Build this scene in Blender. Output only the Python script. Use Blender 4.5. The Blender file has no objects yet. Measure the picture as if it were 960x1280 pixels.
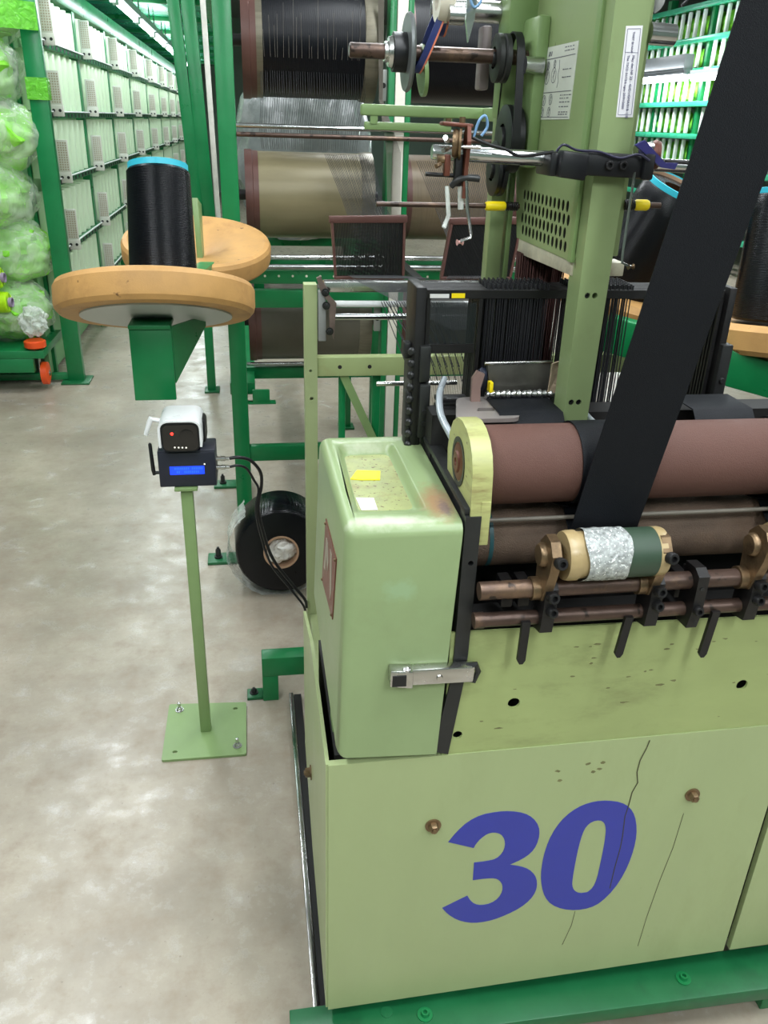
import bpy, bmesh, math, random
from mathutils import Vector, Matrix, noise
from mathutils.geometry import tessellate_polygon
random.seed(7)
C = bpy.context.scene.collection
PI = math.pi
V = Vector

# ------------------------------------------------------------------ camera
cam = bpy.data.cameras.new('camera')
cam.sensor_fit = 'VERTICAL'; cam.sensor_height = 36.0; cam.lens = 36.0 * 1027.0 / 1280.0
cam.clip_start = 0.05
cam_ob = bpy.data.objects.new('camera', cam); C.objects.link(cam_ob)
cam_ob.matrix_world = Matrix(((0.98809, 0.03819, -0.14904, 0.0),
                              (-0.15093, 0.42851, -0.89084, 0.0),
                              (0.02985, 0.90273, 0.42917, 1.55),
                              (0, 0, 0, 1)))
bpy.context.scene.camera = cam_ob

# ------------------------------------------------------------------ world, exposure
w = bpy.data.worlds.new('hall_air'); bpy.context.scene.world = w; w.use_nodes = True
w.node_tree.nodes['Background'].inputs[0].default_value = (0.90, 0.96, 1.0, 1)
w.node_tree.nodes['Background'].inputs[1].default_value = 0.35
vs = bpy.context.scene.view_settings
vs.view_transform = 'Standard'; vs.look = 'None'; vs.gamma = 1.0; vs.use_curve_mapping = False
vs.exposure = 0.0

# ------------------------------------------------------------------ materials
def lin(c):
    return tuple(((v / 255) / 12.92 if v / 255 <= 0.04045 else ((v / 255 + 0.055) / 1.055) ** 2.4) for v in c)

def new_mat(name):
    m = bpy.data.materials.new(name); m.use_nodes = True
    nt = m.node_tree
    return m, nt, nt.nodes['Principled BSDF']

def N(nt, kind, **k):
    n = nt.nodes.new(kind)
    for a, b in k.items():
        if a in n.inputs: n.inputs[a].default_value = b
        else: setattr(n, a, b)
    return n

def ramp(nt, src, p0, p1, c0=(0, 0, 0, 1), c1=(1, 1, 1, 1)):
    r = N(nt, 'ShaderNodeValToRGB')
    e = r.color_ramp.elements
    e[0].position, e[1].position = p0, p1
    e[0].color, e[1].color = c0, c1
    nt.links.new(src, r.inputs[0])
    return r

def mixc(nt, fac, a, b):
    m = N(nt, 'ShaderNodeMix', data_type='RGBA')
    if isinstance(fac, (int, float)): m.inputs[0].default_value = fac
    else: nt.links.new(fac, m.inputs[0])
    for i, s in ((6, a), (7, b)):
        if isinstance(s, (tuple, list)): m.inputs[i].default_value = (*s[:3], 1)
        else: nt.links.new(s, m.inputs[i])
    return m.outputs[2]

def coords(nt, scale=(1, 1, 1), kind='Object'):
    t = N(nt, 'ShaderNodeTexCoord'); mp = N(nt, 'ShaderNodeMapping')
    mp.inputs['Scale'].default_value = scale
    nt.links.new(t.outputs[kind], mp.inputs[0])
    return mp.outputs[0]

def surf(name, rgb, rough=0.5, metal=0.0, vary=0.12, vscale=8, dirt=None, dirt_amt=0.5, speck=None,
         speck_at=0.66, sscale=45, bump=0.0, bscale=120, coat=0.0, stretch=(1, 1, 1), spec=0.5):
    """painted / metallic / plastic surface with blotches, specks of wear and fine relief"""
    m, nt, b = new_mat(name)
    c = lin(rgb)
    co = coords(nt, stretch)
    n1 = N(nt, 'ShaderNodeTexNoise', Scale=vscale, Detail=5.0, Roughness=0.6); nt.links.new(co, n1.inputs['Vector'])
    dark = tuple(v * (1 - vary) for v in c); lite = tuple(min(1, v * (1 + vary)) for v in c)
    col = ramp(nt, n1.outputs[0], 0.3, 0.7, (*dark, 1), (*lite, 1)).outputs[0]
    if dirt:
        n2 = N(nt, 'ShaderNodeTexNoise', Scale=vscale * 0.6, Detail=8.0, Roughness=0.72); nt.links.new(co, n2.inputs['Vector'])
        f = ramp(nt, n2.outputs[0], 0.52, 0.78, (0, 0, 0, 1), (dirt_amt,) * 3 + (1,))
        col = mixc(nt, f.outputs[0], col, lin(dirt))
    if speck:
        n3 = N(nt, 'ShaderNodeTexNoise', Scale=sscale, Detail=3.0, Roughness=0.5); nt.links.new(co, n3.inputs['Vector'])
        f = ramp(nt, n3.outputs[0], speck_at, speck_at + 0.05)
        col = mixc(nt, f.outputs[0], col, lin(speck))
    nt.links.new(col, b.inputs['Base Color'])
    b.inputs['Metallic'].default_value = metal
    b.inputs['Specular IOR Level'].default_value = spec
    if coat: b.inputs['Coat Weight'].default_value = coat; b.inputs['Coat Roughness'].default_value = 0.15
    rr = ramp(nt, n1.outputs[0], 0.25, 0.75, (max(0.02, rough - 0.08),) * 3 + (1,), (min(1, rough + 0.1),) * 3 + (1,))
    nt.links.new(rr.outputs[0], b.inputs['Roughness'])
    if bump:
        nb = N(nt, 'ShaderNodeTexNoise', Scale=bscale, Detail=3.0); nt.links.new(co, nb.inputs['Vector'])
        bp = N(nt, 'ShaderNodeBump', Strength=bump, Distance=0.002); nt.links.new(nb.outputs[0], bp.inputs['Height'])
        nt.links.new(bp.outputs[0], b.inputs['Normal'])
    return m

def cover_paint():
    """cover paint with the worn, rust-stained corner and the rubbed front lip of the tray"""
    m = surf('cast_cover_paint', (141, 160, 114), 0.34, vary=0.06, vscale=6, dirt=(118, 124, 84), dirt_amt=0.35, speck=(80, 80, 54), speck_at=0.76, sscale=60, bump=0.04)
    nt = m.node_tree; b = nt.nodes['Principled BSDF']
    src = b.inputs['Base Color'].links[0].from_socket
    geo = N(nt, 'ShaderNodeNewGeometry')
    def patch(c, size, rgb, amt, lo, hi, sc):
        nonlocal src
        mp = N(nt, 'ShaderNodeMapping', vector_type='TEXTURE'); mp.inputs['Location'].default_value = c; mp.inputs['Scale'].default_value = size
        nt.links.new(geo.outputs['Position'], mp.inputs[0])
        ln = N(nt, 'ShaderNodeVectorMath', operation='LENGTH'); nt.links.new(mp.outputs[0], ln.inputs[0])
        nz = N(nt, 'ShaderNodeTexNoise', Scale=sc, Detail=6.0, Roughness=0.7); nt.links.new(geo.outputs['Position'], nz.inputs['Vector'])
        ad = N(nt, 'ShaderNodeMath', operation='MULTIPLY_ADD'); nt.links.new(nz.outputs[0], ad.inputs[0]); ad.inputs[1].default_value = 1.4; nt.links.new(ln.outputs['Value'], ad.inputs[2])
        hf = N(nt, 'ShaderNodeMath', operation='MULTIPLY'); nt.links.new(ad.outputs[0], hf.inputs[0]); hf.inputs[1].default_value = 0.4
        f = ramp(nt, hf.outputs[0], lo * 0.4, hi * 0.4, (amt,) * 3 + (1,), (0, 0, 0, 1))
        src = mixc(nt, f.outputs[0], src, lin(rgb))
    patch((0.247, 1.02, 1.07), (0.026, 0.060, 0.02), (158, 118, 86), 0.85, 1.1, 1.9, 70)
    patch((0.252, 1.00, 1.07), (0.014, 0.040, 0.02), (96, 78, 84), 0.7, 1.0, 1.5, 160)
    patch((0.165, 0.967, 1.07), (0.075, 0.016, 0.012), (196, 200, 178), 0.8, 1.1, 1.9, 55)
    patch((0.175, 1.262, 1.06), (0.06, 0.012, 0.014), (196, 200, 170), 0.5, 1.1, 1.8, 60)
    patch((0.185, 0.945, 0.975), (0.03, 0.02, 0.022), (150, 178, 138), 0.6, 1.1, 1.7, 60)
    nt.links.new(src, b.inputs['Base Color'])
    return m

def yarn_mat(name, rgb, rough=0.3, scale=260, axis=2, strength=0.5):
    """wound filament: fine rings round the winding axis"""
    m, nt, b = new_mat(name)
    co = coords(nt)
    wv = N(nt, 'ShaderNodeTexWave', Scale=scale / 6.3, Distortion=1.2, Detail=2.0)
    wv.bands_direction = 'XYZ'[axis]; nt.links.new(co, wv.inputs['Vector'])
    c = lin(rgb)
    col = ramp(nt, wv.outputs[0], 0.1, 0.9, (*[v * 0.55 for v in c], 1), (*[min(1, v * 1.5) for v in c], 1))
    nt.links.new(col.outputs[0], b.inputs['Base Color'])
    b.inputs['Roughness'].default_value = rough; b.inputs['Specular IOR Level'].default_value = 0.26
    bp = N(nt, 'ShaderNodeBump', Strength=strength, Distance=0.001); nt.links.new(wv.outputs[0], bp.inputs['Height'])
    nt.links.new(bp.outputs[0], b.inputs['Normal'])
    return m

def emit_mat(name, rgb, strength, base=(20, 20, 20)):
    m, nt, b = new_mat(name)
    b.inputs['Base Color'].default_value = (*lin(base), 1)
    b.inputs['Emission Color'].default_value = (*lin(rgb), 1)
    b.inputs['Emission Strength'].default_value = strength
    return m

def film_mat(name, rgb, clear=0.5, rough=0.12, scale=18):
    """thin crumpled polythene film"""
    m, nt, b = new_mat(name)
    co = coords(nt)
    n = N(nt, 'ShaderNodeTexNoise', Scale=scale, Detail=6.0, Distortion=1.2); nt.links.new(co, n.inputs['Vector'])
    b.inputs['Base Color'].default_value = (*lin(rgb), 1)
    b.inputs['Roughness'].default_value = rough
    bp = N(nt, 'ShaderNodeBump', Strength=0.9, Distance=0.012); nt.links.new(n.outputs[0], bp.inputs['Height'])
    nt.links.new(bp.outputs[0], b.inputs['Normal'])
    f = ramp(nt, n.outputs[0], 0.40, 0.66, (1 - clear,) * 3 + (1,), (min(1, 1.25 - clear),) * 3 + (1,))
    nt.links.new(f.outputs[0], b.inputs['Alpha'])
    return m

M = {}
M['sage'] = surf('sage_green_paint', (162, 175, 127), 0.36, vary=0.05, vscale=5, dirt=(132, 136, 92), dirt_amt=0.4, speck=(96, 94, 64), speck_at=0.76, sscale=50, bump=0.04, stretch=(1, 1, 0.35))
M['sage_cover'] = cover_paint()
M['sage_tower'] = surf('grimy_sage_paint', (138, 156, 108), 0.36, vary=0.06, vscale=6, dirt=(104, 106, 70), dirt_amt=0.6, speck=(84, 82, 56), speck_at=0.74, sscale=50, bump=0.04, stretch=(1, 1, 0.5))
M['sage_dirty'] = surf('worn_sage_green_paint', (158, 171, 112), 0.38, vary=0.09, vscale=6, dirt=(104, 102, 64), dirt_amt=0.8, speck=(78, 74, 48), speck_at=0.745, sscale=22, bump=0.05, stretch=(0.6, 1, 1.6))
M['sage_tray'] = surf('scuffed_sage_green_paint', (156, 162, 108), 0.42, vary=0.16, vscale=40, dirt=(124, 98, 62), dirt_amt=0.85, speck=(98, 76, 44), speck_at=0.62, sscale=150, bump=0.08)
M['sage_clean'] = surf('fresh_sage_green_paint', (128, 154, 100), 0.36, vary=0.05, vscale=8)
M['cream_green'] = surf('chipped_yellow_green_paint', (176, 178, 116), 0.38, vary=0.1, vscale=30, dirt=(118, 92, 60), dirt_amt=0.9, speck=(100, 74, 48), speck_at=0.67, sscale=45, stretch=(0.5, 1, 3.0))
M['rust_stain'] = surf('brown_rust_stain', (150, 112, 76), 0.5, vary=0.2, vscale=60)
M['green'] = surf('machine_green_paint', (16, 120, 66), 0.32, vary=0.1, vscale=7, dirt=(10, 82, 46), dirt_amt=0.4)
M['green_worn'] = surf('worn_machine_green_paint', (24, 100, 58), 0.36, vary=0.14, vscale=9, dirt=(12, 62, 38), dirt_amt=0.7, speck=(112, 112, 100), speck_at=0.74, sscale=30)
M['iron'] = surf('dark_iron', (44, 45, 45), 0.42, 0.3, vary=0.15, vscale=18, bump=0.1)
M['black_iron'] = surf('black_oiled_iron', (26, 25, 26), 0.45, 0.2, vary=0.2, vscale=25, dirt=(58, 52, 46), dirt_amt=0.4)
M['shadow_iron'] = surf('shade_dark_iron', (26, 25, 24), 0.7, 0.0, vary=0.2)  # near-black iron tone, painted for shade in gaps, holes and the loom's inside
M['steel'] = surf('bright_steel', (196, 196, 194), 0.24, 1.0, vary=0.1, vscale=20)
M['chrome'] = surf('polished_chrome_rod', (190, 192, 192), 0.2, 1.0, vary=0.06, vscale=14, dirt=(120, 112, 104), dirt_amt=0.35)
M['bronze'] = surf('brown_rusty_rod', (84, 66, 58), 0.38, 0.5, vary=0.25, vscale=20, dirt=(150, 120, 90), dirt_amt=0.7, speck=(46, 36, 30), speck_at=0.62, bump=0.1)
M['brass'] = surf('grimy_bronze_casting', (128, 106, 80), 0.36, 0.7, vary=0.25, vscale=40, dirt=(48, 38, 32), dirt_amt=0.95)
M['rubber'] = surf('brown_roller_rubber', (96, 67, 59), 0.62, 0.0, vary=0.07, vscale=10, dirt=(88, 60, 54), dirt_amt=0.4, bump=0.6, bscale=800, spec=0.3)
M['knurl'] = surf('dark_knurled_roller', (104, 86, 72), 0.55, 0.1, vary=0.24, vscale=14, dirt=(124, 98, 76), dirt_amt=0.6, bump=1.0, bscale=600)
M['flange'] = surf('reddish_brown_beam_flange', (96, 64, 58), 0.4, 0.1, vary=0.12, vscale=10)
M['beam_beige'] = surf('wrapped_beige_beam', (134, 124, 94), 0.38, 0.1, vary=0.1, vscale=4, stretch=(1, 6, 6))
M['beam_brown'] = surf('wrapped_brown_beam', (122, 106, 84), 0.4, 0.1, vary=0.12, vscale=8, stretch=(14, 1, 1))
M['beam_grey'] = surf('wrapped_grey_beam', (92, 88, 76), 0.42, 0.1, vary=0.1, vscale=6)
M['warp_black'] = yarn_mat('black_warp_yarn', (7, 9, 16), 0.36, 420, 0, 0.25)
M['yarn_black'] = yarn_mat('black_filament_yarn', (5, 7, 12), 0.26, 560, 2, 0.45)
M['yarn_face'] = surf('black_yarn_end', (7, 9, 14), 0.34, vary=0.3, vscale=60, spec=0.35)
M['yarn_neon'] = yarn_mat('neon_green_yarn', (168, 232, 24), 0.45, 420, 0, 0.4)
M['neon_bag'] = surf('neon_yarn_bundle', (120, 200, 44), 0.5, vary=0.4, vscale=6, dirt=(190, 222, 150), dirt_amt=0.8)
M['thread'] = surf('dark_warp_thread', (34, 34, 38), 0.5, vary=0.2)
M['thread_light'] = surf('pale_warp_thread', (112, 106, 96), 0.5, vary=0.2)
M['webbing'] = surf('black_woven_webbing', (10, 13, 19), 0.55, vary=0.12, vscale=6, bump=0.5, bscale=900, spec=0.25)
M['wood'] = surf('sanded_pale_wood', (190, 145, 86), 0.6, vary=0.14, vscale=9, dirt=(142, 98, 56), dirt_amt=0.75, speck=(112, 78, 46), speck_at=0.70, sscale=34, bump=0.15, bscale=300)
M['plate_grey'] = surf('pale_grey_backing_plate', (178, 182, 178), 0.4, vary=0.05)
M['cyan'] = surf('cyan_paper_tube', (54, 184, 206), 0.45, vary=0.05)
M['kraft'] = surf('brown_paper_tube', (186, 150, 122), 0.6, vary=0.08)
M['white_plastic'] = surf('white_plastic', (232, 234, 234), 0.3, vary=0.02)
M['black_plastic'] = surf('black_plastic', (17, 18, 22), 0.42, vary=0.08)
M['navy_plastic'] = surf('dark_navy_plastic', (32, 36, 50), 0.45, vary=0.06)
M['glossy_black'] = surf('glossy_black_acrylic', (10, 10, 12), 0.1, vary=0.05, coat=0.5)
M['slat'] = surf('milky_pale_green_plastic', (204, 224, 192), 0.45, vary=0.06, vscale=3, stretch=(6, 6, 1))
M['rack_back'] = surf('dim_green_back_sheet', (116, 164, 112), 0.5, vary=0.08)
M['slat_edge'] = surf('perforated_white_plastic', (214, 212, 202), 0.5, vary=0.05)
M['grid_dark'] = surf('beige_perforation', (176, 158, 138), 0.6, vary=0.1)
M['orange'] = surf('orange_castor_plastic', (238, 84, 28), 0.4, vary=0.08)
M['yellow'] = surf('yellow_plastic', (250, 222, 20), 0.4, vary=0.04)
M['yellow_tape'] = surf('bright_yellow_tape', (255, 238, 24), 0.45, vary=0.03)
M['paper'] = surf('pale_sticker_paper', (222, 220, 218), 0.5, vary=0.04, vscale=30)
M['label_white'] = surf('white_label', (238, 236, 240), 0.4, vary=0.02)
M['plate_print'] = surf('aged_diagram_plate', (206, 210, 198), 0.4, vary=0.06, vscale=20)
M['ink'] = surf('grey_print', (92, 92, 104), 0.6, vary=0.1)
M['ink_blue'] = surf('violet_grey_print', (96, 94, 130), 0.6, vary=0.1)
M['digit'] = surf('blue_vinyl', (52, 60, 160), 0.42, vary=0.04, vscale=8)
M['crack'] = surf('dark_scratch', (66, 62, 42), 0.7, vary=0.2)
M['smudge'] = surf('oily_smudge', (112, 112, 72), 0.5, vary=0.3, vscale=90)
M['red_plate'] = surf('faded_red_nameplate', (124, 74, 62), 0.4, 0.3, vary=0.12, vscale=60)
M['silver_print'] = surf('silver_nameplate_print', (176, 168, 154), 0.35, 0.6, vary=0.1)
M['red'] = surf('red_plastic', (196, 52, 42), 0.4, vary=0.06)
M['copper'] = surf('rust_red_lever', (104, 58, 44), 0.45, 0.3, vary=0.2, vscale=40)
M['blue_belt'] = surf('navy_flat_belt', (42, 54, 110), 0.4, vary=0.08)
M['salmon'] = surf('salmon_belt_edge', (222, 128, 98), 0.5, vary=0.06)
M['bone'] = surf('ivory_plastic', (226, 218, 200), 0.4, vary=0.05)
M['blue_hose'] = surf('pale_blue_hose', (120, 160, 200), 0.3, vary=0.05)
M['silver_hose'] = surf('silver_grey_hose', (176, 184, 190), 0.3, 0.3, vary=0.05)
M['tape_green'] = surf('dark_green_tape', (52, 72, 56), 0.45, vary=0.08)
M['tape_cream'] = surf('yellowed_clear_tape', (172, 150, 108), 0.3, vary=0.12, vscale=30)
M['wrap_film'] = surf('crumpled_glint_film', (168, 172, 170), 0.15, vary=0.45, vscale=150, dirt=(80, 88, 84), dirt_amt=0.8, speck=(240, 242, 240), speck_at=0.6, sscale=260, bump=1.0, bscale=160)  # pale specks on dark blotches paint the glints of clear film
M['bale'] = surf('dull_grey_polythene', (118, 124, 122), 0.22, vary=0.2, vscale=9, dirt=(168, 172, 168), dirt_amt=0.7, bump=1.0, bscale=18)
M['crumple'] = surf('crumpled_plastic', (224, 220, 214), 0.2, vary=0.15, vscale=40, bump=1.0, bscale=60)
M['wall'] = surf('grey_green_wall', (128, 146, 134), 0.7, vary=0.05, vscale=2)
M['ceil'] = surf('grey_ceiling', (138, 144, 142), 0.8, vary=0.03)
M['deck'] = surf('glossy_green_decking', (64, 176, 136), 0.22, vary=0.12, vscale=3, dirt=(44, 140, 102), dirt_amt=0.5)
M['tube'] = emit_mat('fluorescent_tube', (236, 246, 255), 22.0, (240, 240, 240))
M['lamp_body'] = surf('lamp_housing', (196, 206, 204), 0.4, vary=0.03)
M['lamp_grey'] = surf('grey_lamp_reflector', (92, 96, 98), 0.4, vary=0.03)
M['lcd'] = emit_mat('lit_blue_display', (24, 70, 250), 1.5, (10, 20, 90))
M['led_red'] = emit_mat('red_indicator', (255, 40, 30), 6.0)
M['led_white'] = emit_mat('white_indicator', (240, 240, 225), 1.6)
M['film'] = film_mat('clear_polythene', (232, 238, 232), 0.62)
M['film_bag'] = film_mat('yarn_bag_film', (222, 236, 212), 0.80, 0.1, 9)
M['smoke'] = film_mat('smoked_clear_screen', (30, 34, 36), 0.55, 0.1, 0.5)
M['green_film'] = film_mat('green_stretch_film', (112, 206, 60), 0.35, 0.2, 30)

def floor_mat():
    m, nt, b = new_mat('sealed_concrete')
    co = coords(nt)
    n1 = N(nt, 'ShaderNodeTexNoise', Scale=1.7, Detail=9.0, Roughness=0.66); nt.links.new(co, n1.inputs['Vector'])
    n2 = N(nt, 'ShaderNodeTexNoise', Scale=9.0, Detail=8.0, Roughness=0.72); nt.links.new(co, n2.inputs['Vector'])
    n3 = N(nt, 'ShaderNodeTexNoise', Scale=80.0, Detail=4.0, Roughness=0.6); nt.links.new(co, n3.inputs['Vector'])
    c = ramp(nt, n1.outputs[0], 0.32, 0.68, (*lin((142, 132, 117)), 1), (*lin((180, 170, 153)), 1)).outputs[0]
    f2 = ramp(nt, n2.outputs[0], 0.5, 0.72, (0, 0, 0, 1), (0.75, 0.75, 0.75, 1))
    c = mixc(nt, f2.outputs[0], c, lin((144, 128, 109)))
    f3 = ramp(nt, n2.outputs[0], 0.30, 0.46, (0.5, 0.5, 0.5, 1), (0, 0, 0, 1))
    c = mixc(nt, f3.outputs[0], c, lin((212, 209, 204)))
    f4 = ramp(nt, n3.outputs[0], 0.66, 0.74, (0, 0, 0, 1), (0.5, 0.5, 0.5, 1))
    c = mixc(nt, f4.outputs[0], c, lin((112, 100, 90)))
    nt.links.new(c, b.inputs['Base Color'])
    r = ramp(nt, n2.outputs[0], 0.3, 0.7, (0.2,) * 3 + (1,), (0.46,) * 3 + (1,))
    nt.links.new(r.outputs[0], b.inputs['Roughness'])
    bp = N(nt, 'ShaderNodeBump', Strength=0.12, Distance=0.004); nt.links.new(n2.outputs[0], bp.inputs['Height'])
    nt.links.new(bp.outputs[0], b.inputs['Normal'])
    return m
M['floor'] = floor_mat()

# ------------------------------------------------------------------ mesh helpers
def frame_of(d):
    d = V(d).normalized()
    up = V((0, 0, 1)) if abs(d.z) < 0.95 else V((0, 1, 0))
    a = d.cross(up).normalized(); b = a.cross(d).normalized()
    return d, a, b

class B:
    def __init__(s): s.bm = bmesh.new()
    def _hex(s, c, bev=0.0, seg=2):
        vs_ = [s.bm.verts.new(p) for p in c]
        fs = [s.bm.faces.new([vs_[i] for i in q]) for q in ((0, 3, 2, 1), (4, 5, 6, 7), (0, 1, 5, 4), (1, 2, 6, 5), (2, 3, 7, 6), (3, 0, 4, 7))]
        if bev:
            es = list({e for f in fs for e in f.edges})
            bmesh.ops.bevel(s.bm, geom=es, offset=bev, segments=seg, affect='EDGES', profile=0.5)
        return s
    def box(s, x0, x1, y0, y1, z0, z1, bev=0.0, seg=2):
        return s._hex([(x0, y0, z0), (x1, y0, z0), (x1, y1, z0), (x0, y1, z0), (x0, y0, z1), (x1, y0, z1), (x1, y1, z1), (x0, y1, z1)], bev, seg)
    def hexa(s, pts, bev=0.0, seg=2): return s._hex(pts, bev, seg)
    def obox(s, c, ax, ay, az, bev=0.0, seg=2):
        c, ax, ay, az = V(c), V(ax), V(ay), V(az)
        return s._hex([c - ax - ay - az, c + ax - ay - az, c + ax + ay - az, c - ax + ay - az, c - ax - ay + az, c + ax - ay + az, c + ax + ay + az, c - ax + ay + az], bev, seg)
    def bar(s, p0, p1, w_, h_, bev=0.0, up=None):
        p0, p1 = V(p0), V(p1); d = p1 - p0
        _, a, b = frame_of(d)
        if up is not None:
            b = (V(up) - d.normalized() * V(up).dot(d.normalized())).normalized(); a = d.normalized().cross(b)
        return s.obox((p0 + p1) / 2, a * w_ / 2, d / 2, b * h_ / 2, bev)
    def tube(s, pts, r, seg=10, cap=True):
        pts = [V(p) for p in pts]; n = len(pts)
        rs = r if isinstance(r, (list, tuple)) else [r] * n
        d0, a, b = frame_of(pts[1] - pts[0]); rings = []
        for i, p in enumerate(pts):
            d = (pts[min(i + 1, n - 1)] - pts[max(i - 1, 0)]).normalized()
            a = (a - d * a.dot(d)).normalized(); b = d.cross(a)
            rings.append([s.bm.verts.new(p + (a * math.cos(t) + b * math.sin(t)) * rs[i]) for t in (2 * PI * k / seg for k in range(seg))])
        for i in range(n - 1):
            for k in range(seg):
                s.bm.faces.new((rings[i][k], rings[i][(k + 1) % seg], rings[i + 1][(k + 1) % seg], rings[i + 1][k]))
        if cap:
            s.bm.faces.new(rings[0][::-1]); s.bm.faces.new(rings[-1])
        return s
    def cyl(s, p0, p1, r, seg=24, r2=None): return s.tube([p0, p1], [r, r if r2 is None else r2], seg)
    def lathe(s, o, axis, prof, seg=32, closed=False):
        """prof: (distance along axis, radius)"""
        o = V(o); d, a, b = frame_of(axis); rings = []
        for h, r in prof:
            if r < 1e-6: rings.append([s.bm.verts.new(o + d * h)])
            else: rings.append([s.bm.verts.new(o + d * h + (a * math.cos(t) + b * math.sin(t)) * r) for t in (2 * PI * k / seg for k in range(seg))])
        pairs = list(zip(rings, rings[1:]))
        if closed: pairs.append((rings[-1], rings[0]))
        for r0, r1 in pairs:
            for k in range(seg):
                k2 = (k + 1) % seg
                q = [r0[k] if len(r0) > 1 else r0[0], r0[k2] if len(r0) > 1 else None, r1[k2] if len(r1) > 1 else r1[0], r1[k] if len(r1) > 1 else None]
                q = [v for v in q if v is not None]
                if len(q) > 2: s.bm.faces.new(q)
        return s
    def prism(s, poly, fn, w0, w1, holes=()):
        """polygon (u,v) with holes, swept from w0 to w1; fn(u,v,w) -> xyz"""
        loops = [list(poly)] + [list(h) for h in holes]
        tri = tessellate_polygon([[V((u, v, 0)) for u, v in L] for L in loops])
        flat = [p for L in loops for p in L]
        va = [s.bm.verts.new(fn(u, v, w0)) for u, v in flat]; vb = [s.bm.verts.new(fn(u, v, w1)) for u, v in flat]
        for t in tri:
            try:
                s.bm.faces.new([va[i] for i in t][::-1]); s.bm.faces.new([vb[i] for i in t])
            except ValueError: pass
        k = 0
        for L in loops:
            n = len(L)
            for i in range(n):
                j = (i + 1) % n
                s.bm.faces.new((va[k + i], va[k + j], vb[k + j], vb[k + i]))
            k += n
        return s
    def ribbon(s, pts, wid, th=0.0015, side=(1, 0, 0)):
        """flat band: centre line pts, width vector along `side`"""
        pts = [V(p) for p in pts]; n = len(pts); prev = None
        for i, p in enumerate(pts):
            d = (pts[min(i + 1, n - 1)] - pts[max(i - 1, 0)]).normalized()
            sd = V(side); sd = (sd - d * sd.dot(d)).normalized(); nm = d.cross(sd).normalized()
            q = [s.bm.verts.new(p + sd * a * wid / 2 + nm * b_ * th / 2) for a, b_ in ((-1, -1), (1, -1), (1, 1), (-1, 1))]
            if prev:
                for k in range(4): s.bm.faces.new((prev[k], prev[(k + 1) % 4], q[(k + 1) % 4], q[k]))
            else: s.bm.faces.new(q[::-1])
            prev = q
        s.bm.faces.new(prev)
        return s
    def blob(s, c, r, sub=3, amp=0.2, freq=3.0, seed=0, flat=None):
        m = bmesh.ops.create_icosphere(s.bm, subdivisions=sub, radius=1.0)
        rx, ry, rz = r if isinstance(r, (tuple, list)) else (r, r, r)
        for v in m['verts']:
            k = 1 + amp * noise.noise(v.co * freq + V((seed * 3.1, seed * 1.7, seed))) + amp * 0.5 * noise.noise(v.co * freq * 2.7 + V((seed, 5, 1)))
            p = v.co * k
            v.co = V((c[0] + p.x * rx, c[1] + p.y * ry, c[2] + p.z * rz))
            if flat is not None and v.co.z < flat: v.co.z = flat
        return s
    def build(s, name, mat, parent=None, loc=None, smooth=True, angle=38, label=None, kind=None, fix=True):
        bm = s.bm
        if fix: bmesh.ops.recalc_face_normals(bm, faces=bm.faces)
        root = parent
        while root is not None and root.parent is not None: root = root.parent
        off = root.location if root is not None else V(loc or (0, 0, 0))
        bmesh.ops.translate(bm, verts=bm.verts, vec=-V(off))
        me = bpy.data.meshes.new(name); bm.to_mesh(me); bm.free()
        if smooth:
            for p in me.polygons: p.use_smooth = True
            me.set_sharp_from_angle(angle=math.radians(angle))
        me.materials.append(M[mat] if isinstance(mat, str) else mat)
        o = bpy.data.objects.new(name, me); C.objects.link(o)
        if parent is not None: o.parent = parent
        else: o.location = off
        if label: o['label'] = label
        if kind: o['kind'] = kind
        return o

def tag(o, label, cat, group=None):
    o['label'] = label; o['category'] = cat
    if group: o['group'] = group
    return o

def thing(name, label, cat, loc, group=None):
    o = bpy.data.objects.new(name, None); C.objects.link(o); o.empty_display_size = 0.05
    o.location = loc
    return tag(o, label, cat, group)

def kids(o): return [c for c in o.children]

def dup(root, loc=None, rot=None, label=None, group=None, scale=None):
    r = root.copy(); C.objects.link(r)
    if loc: r.location = loc
    if rot: r.rotation_euler = rot
    if scale: r.scale = scale
    if label: r['label'] = label
    if group: r['group'] = group
    for ch in list(root.children):
        c = ch.copy(); C.objects.link(c); c.parent = r
        for g in list(ch.children):
            d = g.copy(); C.objects.link(d); d.parent = c
    return r

def XZ(y0):                      # polygon in a plane facing the viewer
    return lambda u, v, w_: (u, y0 + w_, v)
def YZ(x0):                      # polygon in a side plane
    return lambda u, v, w_: (x0 + w_, u, v)
def XY(z0):
    return lambda u, v, w_: (u, v, z0 + w_)
def circ(cx, cy, r, n=20, ry=None, a0=0.0):
    return [(cx + r * math.cos(a0 + 2 * PI * k / n), cy + (ry or r) * math.sin(a0 + 2 * PI * k / n)) for k in range(n)]
def text_mesh(body, size, mat4, name, mat, parent, extrude=0.0002, bold=0.0):
    cu = bpy.data.curves.new('lettering', 'FONT'); cu.body = body; cu.size = size; cu.extrude = extrude; cu.offset = bold
    cu.resolution_u = 2
    ob = bpy.data.objects.new('lettering', cu); C.objects.link(ob)
    dg = bpy.context.evaluated_depsgraph_get()
    me = bpy.data.meshes.new_from_object(ob.evaluated_get(dg))
    bpy.data.objects.remove(ob); bpy.data.curves.remove(cu)
    b = B(); b.bm.from_mesh(me); bpy.data.meshes.remove(me)
    bmesh.ops.transform(b.bm, matrix=mat4, verts=b.bm.verts)
    return b.build(name, mat, parent, smooth=False)
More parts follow.
